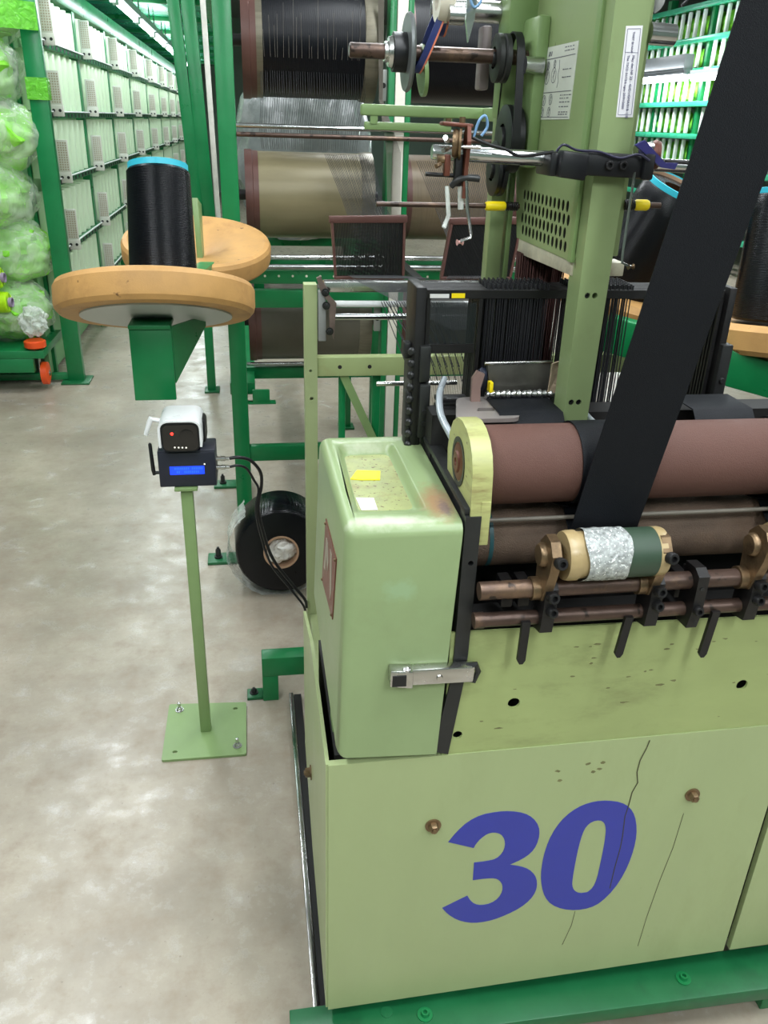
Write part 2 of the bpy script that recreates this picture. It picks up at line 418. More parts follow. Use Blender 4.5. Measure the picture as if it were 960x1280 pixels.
def socket_screw(b, c, axis, r=0.007, h=0.009):
    d = V(axis).normalized(); c = V(c)
    b.lathe(c, d, [(0, 0), (0, r), (h * 0.8, r), (h, r * 0.85), (h, r * 0.5), (h * 0.4, r * 0.5), (h * 0.4, 0)], 14)
def hex_bolt(b, c, axis, r=0.01, h=0.008):
    d = V(axis).normalized(); c = V(c)
    b.lathe(c, d, [(0, 0), (0, r * 1.55), (h * 0.25, r * 1.55), (h * 0.25, 0)], 20)
    b.lathe(c + d * h * 0.25, d, [(0, 0), (0, r), (h * 0.8, r), (h, r * 0.8), (h, 0)], 6)
    b.lathe(c + d * h, d, [(0, 0), (0, r * 0.5), (h * 0.5, r * 0.5), (h * 0.5, 0)], 10)

# ------------------------------------------------------------------ the hall
def struct(o):
    o['kind'] = 'structure'; return o
struct(B().box(-4, 8, -3, 20, -0.08, 0).build('floor', 'floor', smooth=False))
struct(B().box(-4.1, 8.1, -3.1, 20.1, 3.4, 3.5).build('ceiling', 'ceil', smooth=False))
struct(B().box(-4.1, 8.1, 20, 20.1, 0, 3.4).build('wall_back', 'wall', smooth=False))
struct(B().box(-4.1, -4.0, -3, 20, 0, 3.4).build('wall_left', 'wall', smooth=False))
struct(B().box(8.0, 8.1, -3, 20, 0, 3.4).build('wall_right', 'wall', smooth=False))
struct(B().box(-4.1, 8.1, -3.1, -3.0, 0, 3.4).build('wall_front', 'wall', smooth=False))
# steel edge of the cable trench beside the loom
struct(B().box(0.064, 0.076, 0.3, 1.985, 0.0, 0.012, 0.002).build('trim_1', 'steel'))
struct(B().box(0.078, 0.100, 0.3, 1.985, 0.0, 0.004).build('trim_2', 'shadow_iron'))

# mezzanine decking over the left aisle: bolted sheets
deck = thing('mezzanine_deck', 'glossy green sheet decking above the lamp row of the left aisle', 'decking', (-1.0, 5.4, 2.44))
for k in range(9):
    y = 5.4 + k * 1.5
    B().box(-1.75, -0.2, y + 0.015, y + 1.485, 2.44, 2.47, 0.006).build('sheet', 'deck', deck)
    B().box(-1.75, -0.2, y - 0.03, y + 0.03, 2.40, 2.44, 0.004).build('joist', 'green', deck)
B().box(-0.28, -0.2, 5.4, 18.9, 2.30, 2.44, 0.004).build('beam', 'green', deck)

def tube_lamp(x, y, z, L, label, group, power=None, body='lamp_body', hang=None, r=0.016, side=0.0):
    t = thing('fluorescent_lamp', label, 'lamp', (x, y, z), group)
    B().box(x - 0.045, x + 0.045, y - L / 2, y + L / 2, z + 0.02, z + 0.07, 0.006).build('housing', body, t)
    B().cyl((x, y - L / 2 + 0.03, z), (x, y + L / 2 - 0.03, z), r, 12).build('tube', 'tube', t)
    if body == 'lamp_grey': B().box(x - 0.06, x + 0.06, y - L / 2, y + L / 2, z + 0.06, z + 0.24, 0.006).build('reflector', body, t)
    for s in (-1, 1):
        if side: B().box(x + 0.04, x + side, y + s * L * 0.36 - 0.02, y + s * L * 0.36 + 0.02, z + 0.08, z + 0.11, 0.003).build('wall_arm', 'steel', t)
        B().box(x - 0.02, x + 0.02, y + s * (L / 2 - 0.015) - 0.012, y + s * (L / 2 - 0.015) + 0.012, z - 0.022, z + 0.02, 0.003).build('lamp_holder', 'white_plastic', t)
        if hang: B().cyl((x, y + s * L * 0.36, z + 0.07), (x, y + s * L * 0.36, hang), 0.006, 8).build('hanger', 'steel', t)
    if power:
        for up in (0, 1):
            la = bpy.data.lights.new('lamp_light', 'AREA'); la.shape = 'RECTANGLE'; la.size = 0.25; la.size_y = L; la.energy = power * (0.45 if up else 1)
            la.color = (0.93, 0.975, 1.0)
            lo = bpy.data.objects.new('lamp_light', la); C.objects.link(lo); lo.location = (0, 0, 0.09 if up else -0.03); lo.parent = t
            if up: lo.rotation_euler = (PI, 0, 0)
    return t
ORD = ['nearest', 'second', 'third', 'fourth', 'fifth', 'sixth', 'seventh', 'eighth', 'farthest']
for k in range(9):
    tube_lamp(-0.85, 6.1 + k * 1.32, 2.24, 1.2, 'white fluorescent lamp under the green decking, %s in the row above the left aisle' % ORD[k], 'lamps along the left aisle', 8, hang=2.44)
tube_lamp(5.42, 11.42, 2.17, 1.25, 'lit lamp with grey reflector on the right-hand rack, next to the tower', 'lamps on the right-hand rack', 30, 'lamp_grey', r=0.05, side=0.2)
tube_lamp(5.42, 10.02, 2.15, 1.25, 'lit lamp on the right-hand rack, partly behind the black strap', 'lamps on the right-hand rack', 30, 'lamp_body', r=0.05, side=0.2)
for x in (4.4,):  # extra overhead lamps, added to brighten the right-hand rack
    for y in (8.0, 10.4, 12.8):
        tube_lamp(x, y, 3.0, 1.25, 'added overhead lamp brightening the right-hand rack', 'added overhead lamps brightening the right-hand rack', 40, hang=3.4)
for x in (-1.1, 0.7, 2.6):
    for y, e in ((-1.2, 38), (0.6, 28), (2.6, 25), (4.6, 26)):
        tube_lamp(x, y, 2.95, 1.25, 'overhead fluorescent lamp hung above the machines', 'overhead lamps above the machines', e, hang=3.4)
# ------------------------------------------------------------------ the loom
YF = 0.951            # its front plane
loom = thing('needle_loom', 'sage green narrow-fabric weaving loom with a blue 30 on its front panel', 'loom', (0.45, 0.96, 0.0))
P = XZ(YF)
# base cabinet
def fpanel(x0, x1, z0, z1): return [(x0, z0), (x1, z0), (x1, z1), (x0, z1)]
base = B().prism([(0.087, 0.10), (0.851, 0.125), (0.851, 0.678), (0.087, 0.671)], P, 0.0, 0.012).build('base_panel', 'sage', loom, smooth=False)
B().prism([(0.864, 0.125), (1.36, 0.135), (1.36, 0.682), (0.864, 0.678)], P, 0.0, 0.012).build('base_panel', 'sage', loom, smooth=False)
B().prism([(0.953, 0.105), (1.28, 0.150), (1.50, 0.24), (1.50, 0.60), (1.28, 0.672), (0.953, 0.672)], YZ(0.083), 0.0, 0.006).build('side_panel', 'sage', loom, smooth=False)
B().box(0.10, 1.40, 0.985, 1.30, 0.11, 0.66).build('cabinet_body', 'shadow_iron', loom, smooth=False)
D3 = [(0.2837, 0.4882), (0.2966, 0.51), (0.3139, 0.53), (0.3354, 0.542), (0.3615, 0.5452), (0.3843, 0.5438), (0.4079, 0.5364), (0.4247, 0.5234), (0.4365, 0.5044), (0.4401, 0.4836), (0.4376, 0.4608), (0.4297, 0.4436), (0.4152, 0.4309), (0.3945, 0.4211), (0.415, 0.414), (0.4299, 0.4054), (0.4429, 0.3895), (0.449, 0.3712), (0.4491, 0.3491), (0.4404, 0.3281), (0.4238, 0.3109), (0.4006, 0.2975), (0.3769, 0.2882), (0.3527, 0.2853), (0.3322, 0.2886), (0.3112, 0.2994), (0.2941, 0.3163), (0.2831, 0.3332), (0.3041, 0.3448), (0.3258, 0.3569), (0.332, 0.3438), (0.3407, 0.3335), (0.3532, 0.3288), (0.3691, 0.3308), (0.3822, 0.3416), (0.3879, 0.3584), (0.3864, 0.374), (0.3801, 0.3858), (0.3716, 0.3924), (0.3556, 0.3942), (0.3325, 0.3933), (0.3315, 0.4348), (0.3521, 0.435), (0.3694, 0.4379), (0.3788, 0.4496), (0.3824, 0.4657), (0.3796, 0.4824), (0.3718, 0.4951), (0.3599, 0.5002), (0.3486, 0.4982), (0.338, 0.4885), (0.3312, 0.4777), (0.3281, 0.4689), (0.3063, 0.4785)]
D0 = [(0.5499, 0.5467), (0.5747, 0.5398), (0.5928, 0.5261), (0.6051, 0.5058), (0.6134, 0.4764), (0.6168, 0.4445), (0.6149, 0.4073), (0.6086, 0.3698), (0.5957, 0.3325), (0.5751, 0.3014), (0.5556, 0.2901), (0.5305, 0.2883), (0.5044, 0.2953), (0.4816, 0.3103), (0.4666, 0.3325), (0.4582, 0.3588), (0.4533, 0.3869), (0.4523, 0.4193), (0.4546, 0.4507), (0.4608, 0.4809), (0.4728, 0.5098), (0.4897, 0.5303), (0.5076, 0.542), (0.5283, 0.5474)]
I0 = [(0.5426, 0.504), (0.5516, 0.4973), (0.5568, 0.4838), (0.5589, 0.4627), (0.5597, 0.431), (0.5592, 0.3934), (0.5587, 0.3632), (0.5544, 0.3416), (0.5454, 0.3317), (0.5309, 0.3311), (0.5202, 0.3394), (0.5142, 0.3532), (0.5128, 0.3728), (0.5126, 0.4108), (0.5135, 0.4479), (0.516, 0.4762), (0.5204, 0.4926), (0.5297, 0.5026)]
def smooth_loop(L, it=1):
    for _ in range(it):
        o = []
        n = len(L)
        for i in range(n):
            a, b, c_ = V(L[i - 1]), V(L[i]), V(L[(i + 1) % n])
            d1, d2 = (b - a).normalized(), (c_ - b).normalized()
            if d1.dot(d2) < 0.72: o.append(tuple(b))
            else: o += [tuple(b * 0.75 + a * 0.25), tuple(b * 0.75 + c_ * 0.25)]
        L = o
    return L
B().prism(smooth_loop(D3), P, -0.0006, 0.0001).build('numeral_three', 'digit', base, smooth=False)
B().prism(smooth_loop(D0), P, -0.0006, 0.0001, [smooth_loop(I0)]).build('numeral_zero', 'digit', base, smooth=False)
ck = [(0.6021, 0.6688), (0.5996, 0.6527), (0.5928, 0.6284), (0.5917, 0.6032), (0.597, 0.5803), (0.5906, 0.5602), (0.5894, 0.5338), (0.5867, 0.5072), (0.59, 0.4609), (0.5903, 0.4327), (0.5876, 0.3851), (0.5865, 0.3358)]
b = B(); b.ribbon([(x, YF - 0.0008, z) for x, z in ck], 0.0016, 0.0004)
b.ribbon([(0.694, YF - 0.0004, 0.50), (0.690, YF - 0.0004, 0.42), (0.680, YF - 0.0004, 0.34), (0.672, YF - 0.0004, 0.25), (0.668, YF - 0.0004, 0.17)], 0.0008, 0.0004)
b.ribbon([(0.529, YF - 0.0004, 0.286), (0.527, YF - 0.0004, 0.25), (0.516, YF - 0.0004, 0.2)], 0.0008, 0.0004)
b.build('scratch', 'crack', base, smooth=False)
for x, z in ((0.256, 0.529), (0.701, 0.542)):
    b = B(); hex_bolt(b, (x, YF, z), (0, -1, 0), 0.0085, 0.010); b.build('bolt', 'brass', loom)
b = B(); hex_bolt(b, (0.083, 1.29, 0.345), (-1, 0, 0), 0.010, 0.010); b.build('bolt', 'brass', loom)

# apron with holes, above the base
HOLES = [circ(0.368, 0.762, 0.0095, 18, 0.0095), circ(0.741, 0.764, 0.0095, 18), circ(0.2845, 0.709, 0.0075, 14)]
B().prism([(0.262, 0.6725), (1.36, 0.684), (1.36, 0.885), (0.262, 0.896)], P, 0.002, 0.006, HOLES).build('apron_panel', 'sage_dirty', loom, smooth=False)
b = B(); random.seed(11)
for k in range(26):
    x, z = random.uniform(0.31, 0.83), random.uniform(0.70, 0.872); n_ = random.choice((5, 6, 7)); r = random.uniform(0.0015, 0.006)
    b.prism([(x + r * random.uniform(0.5, 1.6) * math.cos(2 * PI * q / n_), z + r * random.uniform(0.15, 0.5) * math.sin(2 * PI * q / n_)) for q in range(n_)], XZ(YF + 0.002), -0.0002, 0.0001)
for x, z in ((0.505, 0.63), (0.515, 0.612), (0.525, 0.617), (0.455, 0.62), (0.46, 0.60), (0.53, 0.63)):
    b.prism([(x + random.uniform(0.003, 0.006) * math.cos(q), z + random.uniform(0.0015, 0.004) * math.sin(q)) for q in (0, 1, 2, 3, 4, 5)], XZ(YF), -0.0002, 0.0001)
b.build('smudge', 'smudge', loom, smooth=False, kind='stuff')
B().box(0.262, 1.36, 0.985, 1.02, 0.68, 0.90).build('inner_wall', 'shadow_iron', loom, smooth=False)
B().box(0.30, 1.36, 1.115, 1.18, 0.66, 1.09).build('inner_wall', 'shadow_iron', loom, smooth=False)

# dark side frame along the green cover
fr = B().prism([(0.975, 0.66), (0.975, 1.083), (1.31, 1.080), (1.31, 0.66)], YZ(0.272), 0.0, 0.018).build('side_frame', 'iron', loom, smooth=False)
B().prism([(0.269, 1.080), (0.2905, 1.080), (0.2885, 0.86), (0.286, 0.812), (0.271, 0.676), (0.246, 0.684), (0.266, 0.812), (0.268, 0.86)], XZ(YF - 0.002), 0.0, 0.03, [circ(0.281, 1.01, 0.004, 12)]).build('frame_edge', 'iron', fr, smooth=False)
B().box(0.268, 0.290, 0.955, 1.31, 1.080, 1.090, 0.002).build('frame_cap', 'iron', fr)

# cast cover with the sunken tray
cv = B()
def hexcover(b):
    f, k = YF - 0.004, 1.300
    pts = [(0.098, f, 0.688), (0.252, f, 0.680), (0.252, k, 0.760), (0.090, k, 0.760),
           (0.1085, f, 1.0705), (0.2665, f, 1.0705), (0.2665, k, 1.0705), (0.102, k, 1.0705)]
    vs_ = [b.bm.verts.new(p) for p in pts]
    F = [b.bm.faces.new([vs_[i] for i in q]) for q in ((0, 3, 2, 1), (4, 5, 6, 7), (0, 1, 5, 4), (1, 2, 6, 5), (2, 3, 7, 6), (3, 0, 4, 7))]
    return vs_, F
vs_, F = hexcover(cv)
es = [e for e in cv.bm.edges if sum(v.co.z > 1.0 for v in e.verts) >= 1 or (e.verts[0].co.x < 0.12 and e.verts[1].co.x < 0.12)]
es = [e for e in es if not (all(abs(v.co.x - 0.2665) < 0.002 for v in e.verts))]
es = [e for e in es if not (min(v.co.x for v in e.verts) > 0.2)]
bmesh.ops.bevel(cv.bm, geom=es, offset=0.016, segments=5, affect='EDGES', profile=0.5)
top = max((f for f in cv.bm.faces if f.normal.z > 0.99 or f.normal.z < -0.99), key=lambda f: (round(f.calc_center_median().z, 3), f.calc_area()))
# tray: cut the top face down in steps
cv.bm.faces.ensure_lookup_table()
outer = [v for v in top.verts]
ring_o = [(0.1205, 0.985), (0.2285, 0.985), (0.2235, 1.266), (0.1265, 1.266)]
ring_f = [(0.1365, 1.036), (0.2165, 1.036), (0.2125, 1.250), (0.1395, 1.250)]
def rr(pts, r, n=5):
    o = []
    m = len(pts)
    for i in range(m):
        a, b_, c_ = V(pts[i - 1]), V(pts[i]), V(pts[(i + 1) % m])
        d1, d2 = (a - b_).normalized(), (c_ - b_).normalized()
        p0, p1 = b_ + d1 * r, b_ + d2 * r
        for k in range(n + 1):
            t = k / n
            o.append(tuple(p0 * (1 - t) ** 2 + b_ * 2 * t * (1 - t) + p1 * t * t))
    return o
zt = 1.0705
L0 = [(v.co.x, v.co.y) for v in outer]
R1 = rr(ring_o, 0.018)
tri = tessellate_polygon([[V((x, y, 0)) for x, y in L0], [V((x, y, 0)) for x, y in R1]])
v1 = [cv.bm.verts.new((x, y, zt)) for x, y in R1]
allv = list(outer) + v1
cv.bm.faces.remove(top)
for t in tri:
    try: cv.bm.faces.new([allv[i] for i in t])
    except ValueError: pass
R2 = rr(ring_f, 0.014)
DEEP = 0.0175
prev = v1
for k in range(1, 6):
    t = k / 5; s = t * t * (3 - 2 * t)
    nv = [cv.bm.verts.new((x0 + (x1 - x0) * t, y0 + (y1 - y0) * t, zt - DEEP * s)) for (x0, y0), (x1, y1) in zip(R1, R2)]
    for i in range(len(nv)):
        j = (i + 1) % len(nv); cv.bm.faces.new((prev[i], prev[j], nv[j], nv[i]))
    prev = nv
tray_loop = R2
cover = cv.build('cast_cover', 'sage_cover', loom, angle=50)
B().prism(tray_loop, XY(zt - DEEP), -0.004, 0.0002).build('tray_floor', 'sage_tray', cover, smooth=False)
# red diamond nameplate on the side of the cover
fnx = lambda u, v, w_: (0.0955 - w_ + (v - 0.90) * 0.028, u, v)
dia = B().prism([(1.147, 0.990), (1.172, 0.866), (1.030, 0.880), (1.012, 0.992)], lambda u, v, w_: (0.1030 - w_ + (v - 0.90) * 0.0275 - (u - 0.95) * 0.02, u, v), -0.002, 0.0015).build('nameplate', 'red_plate', cover, smooth=False)
b = B()
b.prism([(1.125, 0.968), (1.145, 0.905), (1.125, 0.91), (1.118, 0.94), (1.100, 0.922), (1.092, 0.942), (1.105, 0.968)], lambda u, v, w_: (0.1030 - w_ + (v - 0.90) * 0.0275 - (u - 0.95) * 0.02, u, v), 0.0015, 0.0022)
b.prism([(1.075, 0.975), (1.060, 0.895), (1.048, 0.915), (1.055, 0.975)], lambda u, v, w_: (0.1030 - w_ + (v - 0.90) * 0.0275 - (u - 0.95) * 0.02, u, v), 0.0015, 0.0022)
b.build('emblem', 'silver_print', dia, smooth=False)
b = B()
for u, v in ((1.142, 0.984), (1.165, 0.871), (1.035, 0.885), (1.018, 0.987)):
    b.lathe((0.1015 + (v - 0.9) * 0.0275 - (u - 0.95) * 0.02, u, v), (-1, 0, 0), [(0, 0), (0, 0.003), (0.002, 0.002), (0.0028, 0)], 10)
b.build('rivet', 'brass', dia)
# toggle latch
la = B().obox((0.235, YF - 0.012, 0.838), (0.060, 0, -0.001), (0, 0.008, 0), (0.0005, 0, 0.0135), 0.002).build('latch', 'steel', loom)
b = B(); b.hexa([(0.172, YF - 0.024, 0.828), (0.205, YF - 0.024, 0.822), (0.205, YF - 0.004, 0.822), (0.172, YF - 0.004, 0.828), (0.172, YF - 0.024, 0.855), (0.205, YF - 0.024, 0.852), (0.205, YF - 0.004, 0.852), (0.172, YF - 0.004, 0.855)], 0.002)
b.build('latch_box', 'steel', la)
B().obox((0.185, YF - 0.0245, 0.838), (0.010, 0, 0), (0, 0.001, 0), (0, 0, 0.009)).build('latch_slot', 'shadow_iron', la, smooth=False)
b = B(); b.lathe((0.196, YF - 0.018, 0.852), (0, -0.3, 1), [(0, 0), (0, 0.006), (0.005, 0.006), (0.007, 0.003), (0.007, 0)], 16); b.lathe((0.244, YF - 0.020, 0.836), (0, -1, 0), [(0, 0), (0, 0.005), (0.002, 0.004), (0.002, 0)], 14); b.build('latch_pin', 'steel', la)
B().tube([(0.285, YF - 0.012, 0.848), (0.297, YF - 0.016, 0.852), (0.302, YF - 0.014, 0.838), (0.297, YF - 0.014, 0.822), (0.284, YF - 0.012, 0.826)], 0.0045, 8).build('latch_loop', 'iron', la)
B().box(0.10, 0.27, 1.02, 1.06, 0.676, 0.70).build('sill', 'sage_clean', loom, smooth=False)
B().box(0.118, 0.262, 0.99, 1.28, 0.664, 0.686).build('cover_seat', 'iron', loom, smooth=False)

# take-up roller with its bracket
RY, RZ, RR = 1.035, 1.119, 0.056
B().lathe((0.303, RY, RZ), (1, 0, 0), [(0, 0), (0, RR - 0.002), (0.002, RR), (1.05, RR), (1.05, 0)], 64).build('take_up_roller', 'rubber', loom)
prof = [(1.062, 1.048), (1.092, 1.085), (1.100, 1.12), (1.094, 1.148), (1.078, 1.170), (1.056, 1.183), (1.030, 1.187), (1.004, 1.184), (0.982, 1.175), (0.966, 1.160), (0.957, 1.140), (0.953, 1.105), (0.951, 1.078), (0.985, 1.058), (1.03, 1.048)]
br = B().prism(prof, YZ(0.2755), 0.0, 0.0275).build('roller_bracket', 'cream_green', loom, angle=30)
B().box(0.2895, 0.3029, 0.9512, 0.968, 1.036, 1.10, 0.001).build('bracket_foot', 'cream_green', br)
b = B(); b.lathe((0.2755, RY - 0.002, RZ + 0.007), (-1, 0, 0), [(-0.004, 0.035), (0.0012, 0.035), (0.0012, 0.028), (-0.004, 0.028)], 32, True); b.build('bearing_ring', 'iron', br)
b = B(); b.lathe((0.2755, RY - 0.002, RZ + 0.007), (-1, 0, 0), [(-0.004, 0), (0.0005, 0.027), (0.002, 0.022), (0.002, 0.016), (0.0045, 0.014), (0.0045, 0.006), (0.001, 0.005), (0.001, 0)], 28); b.build('bearing', 'copper', br)
# knurled friction roller behind the tie rods
B().lathe((0.298, 1.055, 1.000), (1, 0, 0), [(0, 0), (0, 0.048), (1.05, 0.048), (1.05, 0)], 56).build('friction_roller', 'knurl', loom)
B().lathe((0.324, 1.055, 1.000), (1, 0, 0), [(0, 0.0484), (0, 0.0487), (0.006, 0.0487), (0.006, 0.0484)], 40, True).build('paint_mark', surf('teal_paint_mark', (36, 84, 90), 0.5), loom)
B().cyl((0.302, 0.998, 1.050), (1.33, 0.998, 1.050), 0.0032, 10).build('guide_wire', 'thread_light', loom)
for x in (0.335, 0.36, 0.405, 0.60, 0.625):
    B().box(x, x + 0.018, 0.965, 1.0, 0.925, 0.965, 0.003).build('bearing_block', 'black_iron', loom)
# tie rods
B().lathe((0.290, 0.930, 0.977), (1, 0, 0), [(0, 0), (0, 0.0128), (1.05, 0.0128), (1.05, 0)], 24).build('tie_rod', 'bronze', loom)
B().lathe((0.286, 0.930, 0.930), (1, 0, 0), [(0, 0), (0, 0.0115), (0.014, 0.0115), (0.014, 0.0103), (1.05, 0.0103), (1.05, 0)], 24).build('tie_rod', 'bronze', loom)
# press roller units (arms, clamps, caps)
def unit(dx):
    sx = 1
    pr = B().lathe((0.400 + dx, 0.925, 1.029), (1, 0, 0), [(0, 0), (0, 0.033), (0.006, 0.0345), (0.016, 0.0345), (0.016, 0.032), (0.126, 0.032), (0.126, 0.0345), (0.136, 0.0345), (0.141, 0.033), (0.141, 0)], 40).build('press_roller', 'tape_cream', loom)
    if dx == 0:
        b = B(); L = []
        n_, m_ = 48, 14
        rg = []
        for i in range(m_ + 1):
            row = []
            for k in range(n_):
                t = 2 * PI * k / n_; x = 0.424 + 0.060 * i / m_ + 0.005 * math.sin(3 * t + 1) * (i / m_ - 0.5)
                r = 0.0362 + 0.0016 * noise.noise(V((x * 160, math.cos(t) * 5, math.sin(t) * 5)))
                row.append(b.bm.verts.new((x, 0.925 + r * math.cos(t), 1.029 + r * math.sin(t))))
            rg.append(row)
        for i in range(m_):
            for k in range(n_): b.bm.faces.new((rg[i][k], rg[i][(k + 1) % n_], rg[i + 1][(k + 1) % n_], rg[i + 1][k]))
        b.build('film_wrap', 'wrap_film', pr, fix=False)
    B().lathe(((0.478 if dx == 0 else 0.416 + dx), 0.925, 1.029), (1, 0, 0), [(0, 0.031), (0, 0.0342), (0.048 if dx == 0 else 0.11, 0.0342), (0.048 if dx == 0 else 0.11, 0.031)], 40, True).build('tape_wrap', 'tape_green', pr)
    for x0, hi in ((0.378 + dx, True), (0.532 + dx, False)):
        arm = B()
        # casting from the tie rod up to the roller's journal
        prof = [(0.944, 0.972), (0.930, 0.958), (0.914, 0.966), (0.896, 1.020), (0.893, 1.044), (0.906, 1.060), (0.926, 1.062), (0.942, 1.046), (0.946, 1.020)]
        arm.prism(prof, YZ(x0 - 0.004), 0.0, 0.013)
        a_ = arm.build('roller_arm', 'brass', loom, angle=30)
        B().lathe((x0 - 0.012, 0.925, 1.032), (1, 0, 0), [(0, 0), (0, 0.014), (0.004, 0.017), (0.009, 0.017), (0.009, 0)], 22).build('journal_cap', 'brass', a_)
        b = B(); b.lathe((x0 - 0.016, 0.93, 0.977), (1, 0, 0), [(0, 0.0125), (0, 0.0165), (0.013, 0.0165), (0.013, 0.0125)], 24, True)
        b.build('collar', 'brass', a_)
        for c0 in ((x0 + 0.006, 0.893, 1.036), (x0 + 0.008, 0.908, 0.975)):
            b = B(); socket_screw(b, c0, (0.1, -1, 0.25), 0.0085, 0.011); b.build('screw', 'black_iron', a_)
        cl = B(); cl.prism([(0.916, 0.992), (0.908, 0.985), (0.908, 0.955), (0.912, 0.915), (0.940, 0.908), (0.948, 0.925), (0.946, 0.99)], YZ(x0 - 0.001), 0.0, 0.018)
        c_ = cl.build('clamp', 'black_iron', a_, angle=30)
        b = B(); socket_screw(b, (x0 + 0.010, 0.909, 0.951), (0.1, -1, 0.25), 0.0078, 0.010); b.build('clamp_screw', 'black_iron', a_)
unit(0.0)
unit(0.306)
cl = B().prism([(0.920, 1.002), (0.906, 0.994), (0.906, 0.935), (0.912, 0.908), (0.942, 0.906), (0.947, 0.925), (0.946, 1.000)], YZ(0.596), 0.0, 0.016).build('clamp', 'black_iron', loom, angle=30)
b = B(); socket_screw(b, (0.604, 0.907, 0.940), (0, -1, 0.2), 0.0072, 0.009); b.build('clamp_screw', 'black_iron', cl)
b = B()
for z in (0.975, 0.920): b.lathe((0.604, 0.9055, z), (0, -1, 0.1), [(0, 0), (0, 0.003), (0.0006, 0.003), (0.0006, 0)], 12)
b.build('screw_hole', 'shadow_iron', cl)
for xt, xb, zt_, zb in ((0.357, 0.356, 0.932, 0.862), (0.508, 0.502, 0.930, 0.862), (0.640, 0.634, 0.930, 0.852)):
    b = B(); b.prism([(xt - 0.0055, zt_), (xb - 0.0055, zb + 0.006), (xb - 0.002, zb), (xb + 0.003, zb), (xb + 0.0065, zb + 0.006), (xt + 0.0065, zt_)], XZ(0.914), 0.0, 0.006)
    b.build('finger', 'black_iron', loom, smooth=False)

# --- fell plate, reed box and gear behind the roller
b = B(); b.prism(rr([(0.285, 1.10), (0.385, 1.10), (0.385, 1.205), (0.310, 1.205)], 0.02), XY(1.158), 0.0, 0.006, [[(0.325, 1.135), (0.352, 1.135), (0.358, 1.15), (0.331, 1.15)]])
b.build('fell_plate', surf('greyed_steel_plate', (150, 142, 138), 0.4, 0.4, vary=0.15), loom, smooth=False)
B().box(0.27, 1.30, 1.19, 1.24, 1.06, 1.14).build('breast_beam', 'shadow_iron', loom, smooth=False)
rb = B().hexa([(0.364, 1.205, 1.165), (0.462, 1.205, 1.165), (0.462, 1.214, 1.165), (0.364, 1.214, 1.165), (0.356, 1.205, 1.216), (0.458, 1.205, 1.218), (0.458, 1.214, 1.218), (0.356, 1.214, 1.216)], 0.001).build('reed_guard', surf('dull_grey_plate', (88, 86, 80), 0.4, 0.5, vary=0.2, vscale=30), loom)
B().cyl((0.352, 1.206, 1.217), (0.461, 1.206, 1.2185), 0.0028, 10).build('guard_edge', 'steel', rb)
B().lathe((0.350, 1.190, 1.172), (1, 0, 0), [(0, 0)] + [(0.004 + 0.112 * k / 40, 0.0062 + 0.0012 * math.sin(k * 2.1) + 0.0008 * math.sin(k * 5.3)) for k in range(41)] + [(0.12, 0)], 16).build('temple_bar', 'steel', rb)
B().box(0.357, 0.363, 1.186, 1.200, 1.176, 1.192, 0.001).build('yellow_tip', 'yellow', rb)
B().prism([(0.328, 1.150), (0.343, 1.150), (0.341, 1.185), (0.346, 1.207), (0.334, 1.212), (0.327, 1.200)], XZ(1.180), 0.0, 0.008).build('temple_arm', surf('pinkish_grey_casting', (150, 124, 116), 0.45, 0.3, vary=0.15), rb, smooth=False)
b = B(); b.blob((0.349, 1.21, 1.192), (0.010, 0.012, 0.018), 2, 0.2, 2, 3); b.build('cable_bundle', surf('dark_blue_sleeve', (24, 30, 48), 0.4), loom)
b = B()
pts2 = [(0.452, 1.222), (0.462, 1.226), (0.470, 1.214), (0.478, 1.185), (0.486, 1.150), (0.474, 1.150), (0.466, 1.172), (0.452, 1.176)]
b.prism(pts2, lambda u, v, w_: (u, 1.185 + w_ + 0.012 * noise.noise(V((u * 90, v * 70, 0))), v), 0.0, 0.004)
b.build('tape_scrap', surf('crumpled_masking_tape', (178, 158, 134), 0.5, vary=0.25, vscale=60, bump=1.0), loom, smooth=False)
def hose(pts, r, name, mat, par=None):
    # smooth curve through points
    P_ = [V(p) for p in pts]; o = []
    for i in range(len(P_) - 1):
        p0, p1, p2, p3 = P_[max(i - 1, 0)], P_[i], P_[i + 1], P_[min(i + 2, len(P_) - 1)]
        for k in range(6):
            t = k / 6
            o.append(0.5 * ((2 * p1) + (p2 - p0) * t + (2 * p0 - 5 * p1 + 4 * p2 - p3) * t * t + (3 * p1 - p0 - 3 * p2 + p3) * t ** 3))
    o.append(P_[-1])
    return B().tube(o, r, 10).build(name, mat, par)
hose([(0.300, 1.25, 1.18), (0.282, 1.20, 1.172), (0.274, 1.15, 1.155), (0.279, 1.10, 1.140), (0.290, 1.075, 1.120)], 0.0055, 'oil_hose', 'silver_hose', loom)
hose([(0.520, 1.22, 1.168), (0.505, 1.20, 1.165), (0.505, 1.16, 1.150), (0.520, 1.12, 1.135)], 0.0045, 'oil_hose', 'silver_hose', loom)
b = B()
for k in range(7):
    b.box(0.285, 0.335, 1.225, 1.25, 1.07 + 0.013 * k, 1.077 + 0.013 * k, 0.001)
b.build('drop_stop_comb', 'black_iron', loom, kind='stuff')
B().cyl((0.205, 1.345, 1.145), (0.345, 1.345, 1.145), 0.004, 12).build('feeler_rod', 'steel', loom)

